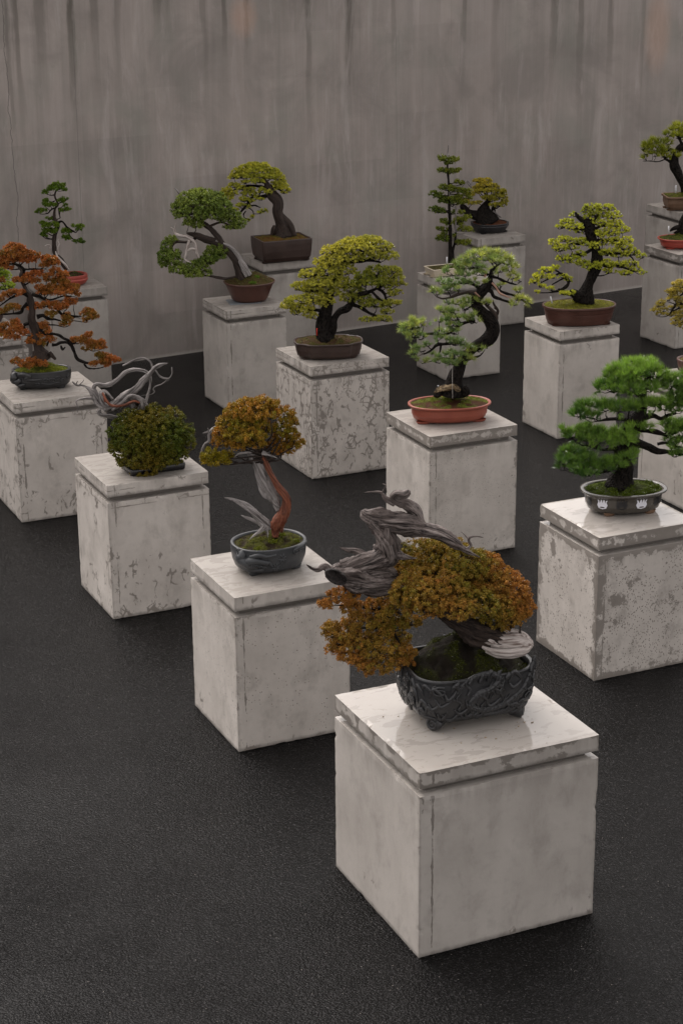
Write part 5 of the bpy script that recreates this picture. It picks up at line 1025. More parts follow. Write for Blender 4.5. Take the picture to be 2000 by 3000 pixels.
T.foliage('foliage_pad', [(1090, 385, 110, 50, .03, .7), (1210, 390, 110, 55, .03, .65), (980, 430, 100, 50, .02, .6), (1110, 460, 130, 60, -.03, .75), (1260, 460, 120, 65, -.02, .7), (920, 500, 90, 55, .0, .5), (1020, 530, 110, 60, -.04, .5), (1370, 480, 100, 70, .0, .6), (1460, 560, 90, 80, .0, .55), (850, 570, 80, 45, .0, .5), (940, 610, 90, 50, -.04, .4), (780, 610, 60, 35, .0, .5), (1090, 610, 110, 55, -.07, .5), (1230, 600, 110, 50, -.05, .45), (1530, 660, 80, 90, .0, .45), (1480, 720, 70, 60, .0, .4), (1340, 560, 60, 40, -.02, .4), (1600, 560, 110, 110, .03, .5), (1620, 720, 90, 80, .0, .5),
    (660, 770, 75, 50, .0, .45), (620, 830, 80, 50, -.02, .4), (720, 850, 75, 42, -.03, .35), (780, 740, 75, 50, .0, .45), (860, 780, 90, 50, -.03, .5), (970, 780, 95, 50, -.04, .5), (1080, 770, 90, 45, -.04, .5), (1200, 760, 90, 45, -.04, .5), (1310, 740, 90, 48, -.03, .55), (1400, 770, 70, 45, .0, .45), (1480, 790, 60, 40, .0, .35)], NEED, pal, M_BARK, twig=.5, fmat=M_NEEDLE)
T.foliage('foliage_pad', [(500, 990, 60, 36, .0, .6), (560, 1040, 80, 50, -.02, .45), (690, 990, 90, 50, -.01, .5), (680, 1060, 90, 45, -.03, .4), (800, 1010, 90, 55, -.02, .5), (790, 1080, 100, 50, -.05, .45), (900, 1060, 90, 55, -.05, .5), (1000, 1000, 80, 50, -.04, .45), (1030, 1060, 80, 50, -.06, .5), (1130, 960, 80, 45, -.03, .45), (1210, 950, 60, 40, -.02, .5), (1000, 1110, 80, 26, -.07, .5),
    (1440, 930, 75, 50, .0, .35), (1530, 940, 75, 50, .0, .35), (1460, 1000, 75, 40, -.02, .3), (1560, 1010, 80, 40, .0, .3), (1420, 1070, 45, 30, .0, .25), (1520, 1110, 75, 45, .0, .3), (1470, 1150, 45, 28, .0, .45), (1500, 1210, 60, 26, .0, .55), (1590, 1180, 60, 40, .0, .4), (1640, 960, 80, 60, .0, .4), (1640, 1080, 70, 50, .0, .4),
    (510, 1180, 60, 40, .0, .45), (600, 1180, 75, 45, .0, .4), (470, 1270, 70, 45, .0, .35), (560, 1270, 90, 50, -.03, .45), (480, 1330, 70, 32, .0, .4), (680, 1250, 90, 50, -.03, .4), (620, 1340, 90, 42, -.06, .5), (740, 1330, 95, 50, -.05, .45), (680, 1385, 90, 26, -.07, .5), (830, 1280, 80, 45, -.04, .4), (870, 1340, 70, 38, -.06, .4), (980, 1280, 75, 45, -.06, .5), (1060, 1240, 70, 42, -.05, .45), (1100, 1200, 50, 30, -.04, .35), (980, 1320, 50, 24, -.07, .5)], NEED, pal, M_BARK, twig=.5, fmat=M_NEEDLE)

# ================= 8: lime yellow pine =================
T = Tree(8, (1150, 400, 1.8447), 'airy lime yellow pine with black upright trunk in a ribbed brown oval pot', 88)
pot = T.set_pot(1006, 905, 199, 98, .66, 'oval', [(.15, 0), (.10, .25), (.098, .30), (.09, .34), (.07, .56), (.068, .62), (.055, .66), (.035, .85), (.0, .90), (.0, 1.0)], .012, P_BROWN, yaw=-.33, footh=.005, foot='block')
T.soil(mound=.016, level=.002, cols=((.17, .17, .014), (.11, .10, .015)), rough=.005, seed=23, freq=24, moss=(1600, .006, (.20, .20, .016)))
T.limb('trunk', [[(1025, 895, 62), (1035, 860, 56), (1050, 810, 40), (1075, 760, 34), (1098, 700, 33), (1100, 640, 34), (1085, 580, 32), (1068, 530, 30), (1062, 480, 28), (1030, 455, 20), (1000, 435, 14), (985, 410, 8)], [(1010, 870, 44, -.02), (975, 845, 26, -.02), (960, 835, 12)], [(1062, 490, 20), (1085, 450, 12), (1110, 420, 8)]], M_BARK, seg=14, lump=.13, rmul=.84)
T.limb('branch', [[(1000, 865, 22), (960, 850, 14, 0), (910, 838, 10), (895, 825, 8)], [(905, 832, 9), (945, 800, 9), (938, 765, 8), (905, 740, 6), (860, 760, 4), (800, 790, 3)], [(930, 760, 6), (895, 780, 4), (860, 800, 3)], [(915, 745, 5), (880, 725, 4), (840, 730, 3)]], M_BARK, seg=7, lump=.1)
T.limb('branch', [[(1100, 670, 14), (1150, 700, 10), (1220, 700, 7), (1300, 730, 4)], [(1085, 600, 12), (1040, 630, 8), (980, 640, 6), (920, 660, 3)], [(1060, 560, 10), (1010, 580, 7), (960, 580, 4)], [(1095, 560, 10), (1160, 560, 8), (1240, 560, 4)], [(1100, 620, 10), (1180, 630, 8), (1270, 640, 5), (1310, 680, 3)], [(1050, 500, 9), (1000, 500, 6), (940, 490, 3)], [(1080, 500, 8), (1140, 480, 6), (1190, 460, 3)]], M_BARK, seg=6, lump=.1)
pal = dict(a=(.27, .31, .03), b=(.56, .57, .07), mix=.55, rand=.2, patch=12, tip=(1.4, 1.35, 1.3))
T.foliage('foliage_pad', [(1075, 385, 50, 20), (1150, 390, 50, 22), (1040, 400, 30, 20), (1110, 420, 50, 26), (1190, 430, 45, 26), (1070, 440, 40, 20), (980, 425, 24, 16), (940, 465, 40, 18), (910, 490, 30, 18), (980, 490, 50, 22), (1020, 510, 40, 20), (1130, 470, 60, 28), (1200, 480, 45, 28), (1170, 520, 55, 28), (1240, 510, 40, 24), (1110, 530, 50, 24),
    (870, 580, 34, 26), (900, 610, 42, 24), (930, 560, 45, 20), (960, 600, 45, 22), (1010, 570, 45, 22), (1060, 560, 36, 18), (1070, 590, 40, 18, -.07), (1130, 575, 40, 22), (1200, 570, 50, 26), (1270, 560, 30, 24), (1250, 600, 50, 26), (920, 660, 40, 20), (970, 670, 50, 22), (1030, 690, 45, 20), (1010, 640, 40, 20), (1070, 710, 45, 22, -.06), (1110, 700, 45, 22, -.06), (1160, 630, 50, 28), (1220, 640, 50, 26), (1290, 630, 42, 26), (1340, 650, 28, 18),
    (1160, 690, 45, 24), (1220, 700, 50, 24), (1280, 690, 42, 24), (1310, 720, 40, 20), (1350, 738, 24, 12), (1260, 740, 45, 16), (1170, 730, 40, 18)], dict(BUD, dens=.85, L=.018), pal, M_BARK, twig=1.8)
T.foliage('foliage_pad', [(830, 725, 40, 18), (880, 710, 26, 14), (790, 755, 34, 18), (765, 785, 24, 20), (800, 810, 26, 12), (850, 760, 30, 14), (850, 825, 22, 12), (920, 760, 26, 16), (950, 775, 22, 14), (780, 840, 18, 8), (930, 850, 32, 10, -.08), (965, 845, 20, 10, -.08)], BUD, pal, M_BARK, twig=1.5)
tagstick(Vector(T.pt(857, 888, -.05)), .036, .011, .2, -.25, M_WHITE, 'leaning white tag at the left end of the ribbed brown oval pot')

# ================= 9: green juniper with two clouds =================
T = Tree(9, (400, 400, 1.96), 'green juniper leaning left with two foliage clouds in a flared red brown pot', 99)
pot = T.set_pot(647, 832, 145, 108, .95, 'oval', [(.36, 0), (.33, .04), (.30, .10), (.12, .72), (.05, .93), (.0, .95), (.0, 1.0)], .010, P_BROWN, yaw=0, footh=.004, foot=None)
T.soil(mound=.07, peak=(.2, .3), level=.002, cols=((.06, .05, .012), (.07, .045, .014)), rough=.008, seed=27, freq=24, sharp=1.2, moss=(600, .006, (.10, .10, .012)))
T.pot.cushions([(.28, -.1, .030, .018), (-.05, -.6, .028, .014), (.1, .35, .032, .018)], (.11, .19, .015))
T.limb('trunk', [[(608, 830, 32), (600, 790, 30), (582, 740, 26), (560, 700, 24), (525, 655, 22), (490, 620, 20), (465, 580, 17), (430, 540, 15), (400, 515, 14), (370, 490, 12), (340, 440, 8)], [(480, 625, 18), (440, 605, 20), (390, 592, 20), (350, 575, 17), (315, 565, 12), (290, 560, 5)]], M_BBARK, seg=14, ridge=.12, twist=6)
T.limb('deadwood', [[(650, 800, 14), (630, 765, 14, -.01), (600, 715, 13, -.02), (575, 675, 12, -.02), (540, 640, 10, -.02), (505, 622, 7, -.02), (495, 610, 3)], [(630, 810, 10, -.03), (610, 770, 9, -.03), (590, 720, 7, -.03)], [(460, 610, 8, -.02), (465, 590, 6), (445, 570, 4)]], M_SILV, seg=10, ridge=.15, twist=6, join=False)
T.limb('deadwood', [[(360, 700, 6, -.05), (350, 680, 7, -.06), (345, 655, 8, -.06), (340, 620, 9, -.06), (315, 595, 10, -.05), (285, 578, 9, -.04), (245, 572, 8, -.03), (222, 560, 7), (215, 540, 5), (200, 528, 3)], [(225, 550, 4), (222, 525, 3), (228, 505, 2)], [(305, 600, 9, -.05), (292, 640, 8, -.06), (285, 680, 8, -.06), (278, 710, 7, -.06), (312, 730, 4, -.06)], [(292, 660, 6, -.06), (318, 648, 7, -.06), (340, 655, 7, -.06)]], M_PALE, seg=9, ridge=.12, twist=4, join=False)
T.limb('deadwood', [[(280, 375, 9, .02), (262, 355, 9, .02), (245, 330, 7, .02), (232, 312, 4, .02), (216, 300, 2, .02)]], M_DEAD, seg=7, ridge=.1, join=False)
T.limb('branch', [[(400, 510, 10), (380, 490, 8), (400, 470, 6)], [(420, 520, 8), (470, 500, 6), (500, 500, 5), (540, 515, 3)], [(350, 580, 10, .02), (300, 610, 8, .02), (230, 610, 8, .02), (200, 640, 6)], [(500, 650, 8), (480, 680, 6), (440, 700, 5)]], M_BBARK, seg=6)
pal = dict(a=(.085, .135, .026), b=(.24, .29, .06), mix=.5, rand=.14, patch=11, tip=(1.45, 1.4, 1.2))
T.foliage('foliage_pad', [(370, 335, 80, 32, .02, .7), (300, 365, 70, 45, 0, .55), (440, 370, 80, 48, .0, .6), (360, 390, 110, 60, -.05, .5), (250, 420, 55, 45, 0, .4), (480, 420, 75, 55, -.03, .45), (320, 450, 100, 50, -.06, .35), (420, 450, 90, 40, -.05, .4), (550, 460, 50, 38, 0, .5), (590, 500, 42, 32, 0, .45), (550, 520, 50, 24, .02, .5), (340, 510, 50, 32, -.04, .3), (300, 500, 36, 26, -.02, .3), (590, 525, 30, 14, 0, .4), (520, 480, 50, 26, 0, .35)], SC_FAR, pal, M_BBARK, merge=False, twig=.4)
T.foliage('foliage_pad', [(200, 600, 40, 28, .03, .4), (175, 640, 36, 36, .0, .3), (170, 690, 48, 42, -.02, .35), (150, 735, 36, 28, 0, .5), (215, 715, 50, 45, -.04, .35), (240, 770, 60, 34, -.05, .35), (310, 760, 55, 36, -.05, .3), (330, 795, 60, 26, -.06, .4), (385, 780, 45, 40, -.04, .35), (350, 740, 40, 30, 0, .25), (420, 710, 55, 42, -.02, .35), (440, 660, 45, 38, 0, .45), (490, 650, 45, 32, 0, .55), (475, 690, 40, 26, -.02, .4), (390, 720, 40, 30, .03, .25), (215, 680, 40, 30, -.02, .3)], SC_FAR, pal, M_BBARK, twig=.4)
sh = bm_obj('stone_shim', box_bm(.26, .19, 0, .006, .001), M_SLATE); sc_ = T.pot.base; sh.location = (sc_[0]-.05, sc_[1]-.04, PL[9]['h']+.0006); sh.rotation_euler = (0, 0, .25)
tag(sh, 'thin blue grey slate lying under the flared red brown pot', 'shim')
for o_ in list(COL.objects):
    if o_ is T.root: o_.location.z += .0066

# ================= 10: yellow pine, deep rectangular pot =================
T = Tree(10, (650, 450, 4.7033), 'golden yellow pine with thick dark trunk in a deep rectangular brown pot', 110)
pot = T.set_pot(818, 1150, 424, 300, .72, 'rect', [(.13, 0), (.05, .18), (.015, .5), (.0, .8), (.0, 1.0)], .018, P_UMBER, yaw=-.06, footh=.010, foot='block', fsize=.03)
T.soil(mound=.03, level=.006, cols=((.14, .10, .02), (.16, .075, .02)), rough=.008, seed=31, freq=24, moss=(500, .006, (.12, .12, .015)))
T.limb('trunk', [[(860, 1150, 150), (850, 1100, 125), (830, 1030, 98), (810, 960, 78), (780, 880, 70), (760, 790, 74), (775, 710, 72), (760, 640, 72), (700, 570, 64), (660, 510, 52), (630, 440, 38), (600, 380, 24), (560, 320, 14)], [(800, 840, 50), (860, 900, 46), (920, 965, 42), (965, 1040, 40), (1000, 1130, 38)], [(740, 1000, 40), (720, 1060, 40), (690, 1120, 24)]], M_BBARK, seg=18, lump=.15)
T.limb('branch', [[(620, 580, 30), (540, 590, 18), (420, 600, 14), (350, 690, 16), (290, 770, 18), (240, 830, 9)], [(370, 670, 12), (400, 715, 12), (460, 715, 10), (530, 745, 6)], [(330, 790, 9), (300, 840, 8), (320, 890, 6), (390, 905, 4)], [(380, 755, 8), (425, 790, 7), (440, 850, 4)], [(610, 470, 26), (500, 450, 18), (380, 440, 14), (220, 480, 10), (60, 550, 6)], [(650, 430, 20), (760, 480, 12), (860, 540, 6)], [(500, 500, 12), (520, 560, 8), (460, 640, 5)], [(600, 400, 18), (450, 370, 12), (330, 380, 8)]], M_BARK, seg=7, lump=.12)
T.limb('deadwood', [[(690, 520, 26), (735, 560, 18), (775, 585, 14), (825, 625, 4)], [(720, 550, 12), (780, 560, 8), (825, 570, 3)], [(600, 600, 10), (598, 635, 3)]], M_DEAD, seg=8, ridge=.15, join=False)
pal = dict(a=(.25, .29, .035), b=(.50, .48, .07), mix=.55, rand=.15, patch=9, tip=(1.35, 1.3, 1.15))
T.foliage('foliage_pad', [(440, 170, 110, 45, .02, .85), (560, 170, 90, 40, .02, .8), (330, 210, 100, 50, 0, .85), (230, 260, 90, 50, 0, .8), (450, 240, 120, 55, -.03, .75), (600, 230, 100, 50, .0, .7), (700, 260, 90, 55, .0, .6), (170, 320, 75, 45, 0, .8), (290, 320, 110, 50, -.03, .7), (420, 320, 80, 36, -.05, .7), (560, 320, 90, 36, -.05, .55), (680, 330, 90, 45, -.02, .55), (780, 330, 80, 55, .0, .6), (470, 390, 100, 34, -.06, .55), (330, 400, 60, 26, -.03, .6), (820, 410, 70, 50, .0, .5), (790, 470, 90, 50, .0, .45), (870, 490, 70, 45, .0, .5), (930, 520, 40, 22, .0, .65), (720, 430, 60, 40, .04, .4), (850, 545, 40, 18, 0, .5)], BUDF, pal, M_BARK, twig=.8)
T.foliage('foliage_pad', [(170, 450, 80, 36, .0, .55), (70, 510, 65, 38, .0, .7), (20, 560, 60, 40, .0, .5), (150, 560, 70, 45, .0, .45), (290, 490, 80, 40, .0, .5), (400, 500, 60, 36, .0, .4), (330, 560, 60, 34, .0, .4), (80, 620, 70, 40, .0, .4), (30, 660, 50, 40, .0, .5), (430, 560, 50, 36, .0, .35), (560, 520, 60, 40, -.03, .4), (650, 540, 50, 30, -.05, .4), (300, 640, 75, 38, .0, .35), (400, 660, 45, 30, .0, .35), (250, 720, 60, 30, .0, .4), (350, 740, 50, 26, .0, .4), (530, 630, 45, 24, -.02, .45), (480, 600, 40, 24, 0, .35), (580, 790, 42, 24, .0, .35), (520, 820, 45, 18, .0, .35), (420, 880, 40, 22, .0, .5), (350, 930, 32, 18, .0, .5), (180, 780, 50, 26, 0, .4)], BUDF, pal, M_BARK, twig=1.0)

# ================= 11: tall tiered formal upright =================
T = Tree(11, (1200, 400, 4.277), 'tall slender bonsai with dark green tiers and bleached spike in a cream pot', 121)
pot = T.set_pot(445, 1630, 268, 100, .62, 'rect', [(.10, 0), (.04, .5), (.02, .85), (.0, .88), (.0, 1.0)], .012, P_CREAM, yaw=-.04, footh=.006, foot='block')
T.soil(mound=.02, level=.003, cols=((.075, .060, .012), (.05, .045, .01)), rough=.005, seed=35)
T.limb('trunk', [[(525, 1580, 46), (520, 1530, 36), (508, 1450, 28), (503, 1350, 23), (506, 1200, 20), (502, 1050, 18), (492, 900, 16), (490, 750, 14), (486, 600, 13), (478, 480, 13), (470, 380, 12), (470, 300, 8)], [(530, 1540, 24), (535, 1460, 18), (548, 1380, 15), (568, 1290, 13), (572, 1200, 12), (570, 1100, 10)]], M_BARK, seg=12, lump=.1)
T.limb('deadwood', [[(472, 265, 10, -.03), (474, 200, 9), (480, 150, 6), (482, 108, 3)], [(572, 1200, 9, -.02), (574, 1080, 9, -.02), (578, 960, 8, -.02), (572, 870, 6)], [(575, 900, 6), (540, 880, 5), (515, 900, 3)], [(495, 760, 6, -.03), (492, 700, 5, -.03)], [(575, 1240, 7), (620, 1225, 7), (680, 1215, 4)], [(640, 1170, 6), (700, 1130, 6), (750, 1090, 3)], [(640, 650, 5), (720, 560, 8, .02), (760, 600, 8, .02), (720, 550, 4)]], M_DEAD, seg=7, ridge=.1, join=False)
pal = dict(a=(.07, .10, .014), b=(.23, .24, .03), mix=.4, rand=.16, patch=12, tip=(1.5, 1.45, 1.2))
T.foliage('foliage_pad', [(400, 275, 55, 36, 0, .6), (470, 290, 80, 45, -.02, .5), (550, 290, 65, 40, 0, .55), (480, 335, 60, 14, 0, .3), (410, 420, 65, 34, 0, .4), (500, 440, 80, 38, -.02, .35), (590, 425, 55, 32, 0, .4), (410, 640, 62, 38, 0, .35), (500, 650, 75, 40, -.02, .35), (560, 665, 40, 30, 0, .3), (295, 720, 55, 40, 0, .25), (370, 740, 65, 42, 0, .25), (420, 800, 60, 40, 0, .25), (500, 800, 80, 50, -.02, .3), (560, 780, 45, 38, 0, .35), (300, 910, 58, 42, 0, .2), (380, 935, 70, 42, 0, .25),
    (590, 570, 36, 26, 0, .35), (650, 590, 45, 28, 0, .25), (640, 680, 60, 40, 0, .25), (720, 690, 60, 40, .02, .3), (610, 760, 50, 38, 0, .4), (700, 760, 75, 38, .02, .45), (660, 820, 60, 36, 0, .4), (600, 830, 45, 28, 0, .35), (420, 1060, 55, 34, 0, .35), (480, 1085, 50, 32, 0, .3), (375, 1160, 50, 30, 0, .25), (440, 1165, 40, 26, 0, .2), (360, 1270, 50, 36, 0, .35), (430, 1285, 70, 40, -.02, .3), (440, 1215, 45, 20, 0, .25),
    (540, 945, 32, 22, 0, .15), (650, 950, 45, 24, 0, .25), (580, 1060, 50, 34, 0, .3), (640, 1040, 70, 42, -.02, .3), (720, 1010, 45, 32, 0, .25), (610, 1090, 60, 26, 0, .25), (640, 1150, 40, 24, 0, .25), (710, 1160, 60, 32, 0, .3), (770, 1175, 30, 20, 0, .25), (610, 1320, 48, 34, 0, .35), (690, 1330, 70, 36, 0, .35), (740, 1320, 34, 24, 0, .35), (560, 1240, 30, 22, 0, .2)], dict(SC_FAR, rc=.015, L=.009, w=.005), pal, M_BARK, twig=.6)
tagstick(Vector(T.pt(462, 1568, -.03)), .042, .012, .1, .02, M_WHITE, 'white tag standing in the cream rectangular pot')

# ================= 12: low golden bonsai on a rock-like root =================
T = Tree(12, (1200, 400, 4.277), 'low golden green bonsai over a black arched root in a flat round pot', 132)
pot = T.set_pot(1000, 1072, 233, 118, .95, 'oval', [(.22, 0), (.14, .25), (.05, .55), (.0, .72), (.02, .80), (.0, .86), (.0, 1.0)], .018, P_BLACK, yaw=0, footh=.007, foot='block')
T.soil(mound=.04, level=.004, cols=((.10, .035, .016), (.13, .045, .02)), rough=.006, seed=39)
T.limb('trunk', [[(960, 1080, 150), (940, 1010, 125), (925, 950, 108), (935, 890, 72), (960, 840, 42), (1000, 790, 26)], [(880, 1000, 60), (800, 985, 50), (730, 960, 42), (690, 910, 36), (660, 880, 34), (640, 860, 20)], [(1030, 1050, 44), (1040, 950, 30), (1040, 890, 22)]], M_BARK, seg=16, lump=.14)
T.limb('deadwood', [[(1040, 930, 10, -.02), (1090, 970, 12, -.02), (1140, 1015, 6, -.03)], [(780, 640, 14), (740, 600, 12), (715, 560, 8), (735, 550, 3)], [(745, 590, 8), (780, 580, 4)]], M_DEAD, seg=7, ridge=.12, join=False)
pal = dict(a=(.19, .22, .030), b=(.42, .36, .05), mix=.4, rand=.14, patch=10, tip=(1.4, 1.3, 1.15))
T.foliage('foliage_pad', [(870, 560, 80, 34, .02, .9), (960, 560, 70, 36, .0, .9), (930, 610, 100, 42, -.02, .7), (850, 650, 70, 34, 0, .6), (1040, 630, 80, 40, .0, .55), (960, 680, 120, 36, -.05, .45), (860, 700, 80, 26, -.03, .4), (1080, 690, 100, 36, -.02, .4), (1160, 690, 50, 40, .0, .45), (1180, 750, 45, 50, .0, .5), (1100, 760, 90, 36, -.04, .35), (970, 770, 80, 32, -.05, .3), (1180, 820, 50, 40, -.02, .55), (1060, 860, 75, 26, -.06, .4), (1150, 860, 70, 28, -.04, .5), (1040, 800, 60, 24, -.05, .3), (760, 740, 60, 26, 0, .4), (780, 840, 70, 22, 0, .5), (860, 830, 45, 16, 0, .5), (700, 800, 50, 26, 0, .35)], dict(BUDF, rc=.014, L=.018), pal, M_BARK, twig=.6)
sl = bm_obj('wood_slat', box_bm(.17, .022, 0, .007, .002), M_SLAT); sl.location = (T.pot.base[0]-.02, T.pot.base[1]-.115, PL[12]['h']+.0006); sl.rotation_euler = (0, 0, .12)
tag(sl, 'grey wood slat lying in front of the flat dark round pot', 'wood slat')

# ================= 13: long needle pine at the right edge =================
T = Tree(13, (1800, 300, 5.88), 'yellow green long needle pine in a rounded brown pot on the tallest plinth', 143)
pot = T.set_pot(1265, 1590, 420, 235, .62, 'round', [(.18, 0), (.10, .2), (.06, .5), (.06, .8), (.0, .88), (.0, 1.0)], .016, P_TAN, yaw=-.35, footh=.006, foot='block')
T.soil(mound=.03, level=.003, cols=((.12, .13, .015), (.07, .06, .014)), rough=.006, seed=43, moss=(700, .007, (.14, .15, .015)))
T.limb('trunk', [[(1240, 1560, 90), (1205, 1450, 72), (1130, 1330, 66), (1070, 1200, 66), (1020, 1090, 72), (1030, 990, 66), (1060, 880, 60), (1110, 790, 62), (1180, 740, 58), (1280, 700, 46), (1400, 640, 30)]], M_BARK, seg=14, lump=.12)
T.limb('branch', [[(1010, 1050, 36), (930, 1010, 26), (860, 960, 20), (820, 830, 16), (960, 830, 8)], [(1060, 860, 22), (960, 800, 16), (800, 820, 10)], [(1150, 740, 30), (1100, 600, 20), (1020, 560, 10)], [(860, 980, 10), (740, 1020, 9), (600, 1010, 8), (480, 1010, 5)], [(1180, 820, 16), (1140, 850, 12)]], M_BARK, seg=7, lump=.12)
pal = dict(a=(.13, .17, .016), b=(.33, .35, .03), mix=.5, rand=.18, patch=9, tip=(1.35, 1.3, 1.1))
T.foliage('foliage_pad', [(1120, 430, 110, 60, .02, .8), (1010, 500, 100, 60, 0, .65), (920, 570, 80, 45, 0, .5), (1060, 590, 110, 60, -.02, .45), (700, 690, 90, 50, 0, .7), (580, 740, 90, 55, 0, .6), (500, 790, 70, 60, 0, .6), (800, 720, 90, 55, 0, .5), (640, 820, 100, 60, -.02, .55), (760, 830, 90, 60, -.03, .5), (900, 700, 80, 50, 0, .4), (880, 820, 80, 60, 0, .4), (540, 880, 80, 45, 0, .45), (700, 910, 90, 50, -.02, .5), (820, 920, 80, 50, -.02, .45), (950, 880, 70, 55, -.02, .4), (940, 980, 60, 34, -.03, .5), (520, 970, 60, 30, 0, .3), (1080, 950, 45, 60, -.05, .3), (1240, 500, 120, 80, .03, .7), (1200, 630, 90, 60, .03, .5), (1400, 520, 130, 90, .0, .6), (1480, 640, 120, 80, .0, .5), (1350, 620, 90, 60, 0, .5)], NEEDF, pal, M_BARK, twig=.6, fmat=M_NEEDLE)
tagstick(Vector(T.pt(1044, 1525, -.03)), .052, .015, .1, .0, M_WHITE, 'white tag with tiny marks in the rounded brown pot at the right edge', marks=True)

# ================= 14: bonsai in the shallow red oval pot (crown out of the frame) =================
T = Tree(14, (1800, 650, 5.226), 'dark leaning trunk with spreading roots in a shallow red oval pot at the right edge', 154)
pot = T.set_pot(1075, 235, 425, 150, .66, 'oval', [(.20, 0), (.14, .15), (.10, .45), (.085, .8), (.0, .9), (.0, 1.0)], .018, P_RED, yaw=-.35, footh=.010, foot='block')
T.soil(mound=.045, level=.003, cols=((.085, .095, .012), (.04, .045, .01)), rough=.009, seed=47, freq=22, moss=(900, .007, (.10, .12, .012)))
T.limb('trunk', [[(1050, 190, 80), (1030, 120, 62), (1010, 50, 40), (1030, -30, 32), (1060, -100, 30), (1100, -170, 28), (1180, -260, 26), (1260, -330, 20)], [(990, 80, 34), (930, 90, 30), (880, 110, 24), (840, 140, 12)], [(1000, 120, 30), (960, 150, 26), (900, 170, 12)]], M_BARK, seg=12, lump=.13)
pal = dict(a=(.12, .16, .016), b=(.30, .32, .03), mix=.5)
T.foliage('foliage_pad', [(1340, -380, 110, 60), (1460, -300, 120, 60), (1500, -420, 110, 60), (1380, -470, 90, 50)], BUDF, pal, M_BARK, twig=.6)
tagstick(Vector(T.pt(824, 128, -.02)), .040, .012, .1, -.12, M_WHITE, 'blank white tag at the left end of the shallow red oval pot')

# ================= 15: bonsai by the wall in a round red pot =================
T = Tree(15, (100, 520, 6.272), 'thin bonsai with small flat green clouds and pale leaning trunk in round red pot', 165)
pot = T.set_pot(700, 1775, 285, 185, .95, 'oval', [(.25, 0), (.14, .15), (.03, .4), (.0, .55), (.05, .64), (.02, .8), (.03, 1.0)], .025, P_RED, yaw=0, footh=.006, foot=None)
T.soil(mound=.03, level=.012, cols=((.05, .05, .012), (.05, .028, .014)), rough=.006, seed=51, moss=(400, .007, (.07, .10, .01)))
T.limb('trunk', [[(620, 1690, 44), (560, 1610, 50), (500, 1530, 50), (440, 1460, 48), (395, 1400, 46), (375, 1300, 44), (372, 1180, 40), (385, 1070, 36), (415, 960, 38), (430, 880, 40), (400, 810, 36), (375, 730, 26), (375, 640, 22), (395, 560, 20), (440, 510, 18), (430, 450, 17), (400, 390, 17), (385, 330, 18), (400, 270, 16), (420, 230, 10)]], M_BBARK, seg=12, ridge=.12, twist=6, lump=.06)
T.limb('deadwood', [[(640, 1690, 16, -.03), (570, 1590, 20, -.035), (500, 1520, 18, -.035), (430, 1440, 14, -.035), (400, 1360, 10, -.03)], [(440, 1420, 12, -.02), (440, 1300, 16, -.02), (465, 1220, 9, -.02), (440, 1160, 6, -.02), (462, 1125, 3)], [(330, 1400, 10), (325, 1310, 12), (300, 1250, 11), (260, 1235, 10), (205, 1262, 9)], [(305, 1260, 9), (285, 1325, 7)], [(440, 470, 4), (520, 495, 4), (610, 530, 4), (680, 512, 2)]], M_PALE, seg=8, ridge=.12, join=False)
T.limb('branch', [[(440, 830, 26), (500, 805, 18), (545, 830, 15), (590, 890, 16), (640, 940, 20), (720, 985, 14), (770, 1010, 10), (810, 970, 8), (860, 960, 4)], [(640, 970, 14), (660, 1060, 10), (720, 1130, 8), (780, 1150, 4)], [(370, 560, 14), (310, 600, 13), (260, 655, 10), (160, 675, 6), (90, 665, 3)], [(385, 430, 12), (340, 450, 10), (260, 470, 5)], [(385, 320, 12), (300, 325, 8), (230, 300, 4)], [(455, 560, 14), (470, 680, 12), (480, 740, 8), (430, 770, 8)], [(430, 500, 10), (500, 450, 6)]], M_BARK, seg=7, lump=.08)
pal = dict(a=(.040, .085, .010), b=(.15, .22, .020), mix=.42, rand=.14, patch=10, tip=(1.45, 1.4, 1.2))
T.foliage('foliage_pad', [(430, 130, 90, 40, .02, .6), (520, 150, 70, 45, 0, .65), (350, 170, 80, 45, 0, .5), (450, 200, 100, 45, -.03, .45), (560, 220, 48, 50, -.01, .45), (280, 210, 65, 45, 0, .4), (220, 270, 60, 40, 0, .35), (230, 440, 70, 45, 0, .45), (190, 500, 45, 34, 0, .35), (290, 500, 90, 50, -.02, .4), (390, 500, 45, 28, 0, .4), (130, 610, 70, 40, 0, .4), (70, 640, 40, 26, 0, .4), (215, 600, 50, 26, 0, .35), (490, 410, 60, 34, 0, .4), (570, 400, 60, 30, 0, .45), (540, 440, 60, 26, 0, .4), (570, 500, 40, 20, 0, .3), (540, 590, 70, 40, 0, .4), (630, 580, 55, 38, 0, .35)], dict(SC_FAR, rc=.014, L=.009, w=.005), pal, M_BARK, twig=.3)
T.foliage('foliage_pad', [(300, 750, 70, 28, .03, .25), (180, 840, 80, 42, 0, .35), (230, 880, 90, 42, -.02, .4), (370, 850, 85, 42, -.01, .45), (420, 880, 50, 30, -.03, .4), (200, 980, 75, 50, 0, .35), (290, 980, 80, 50, -.02, .4), (390, 990, 70, 42, -.03, .4), (160, 1060, 60, 45, 0, .3), (210, 1080, 40, 26, 0, .3), (590, 970, 80, 42, 0, .3), (540, 1000, 45, 26, 0, .25), (660, 1000, 50, 26, 0, .25), (760, 890, 65, 28, 0, .45), (860, 910, 75, 42, 0, .45), (820, 950, 60, 28, 0, .4), (590, 1090, 75, 48, 0, .35), (640, 1120, 60, 40, 0, .35), (770, 1180, 60, 32, 0, .35), (860, 1160, 65, 42, 0, .4), (880, 1190, 55, 22, 0, .4)], dict(SC_FAR, rc=.014, L=.009, w=.005), pal, M_BARK, twig=.3)

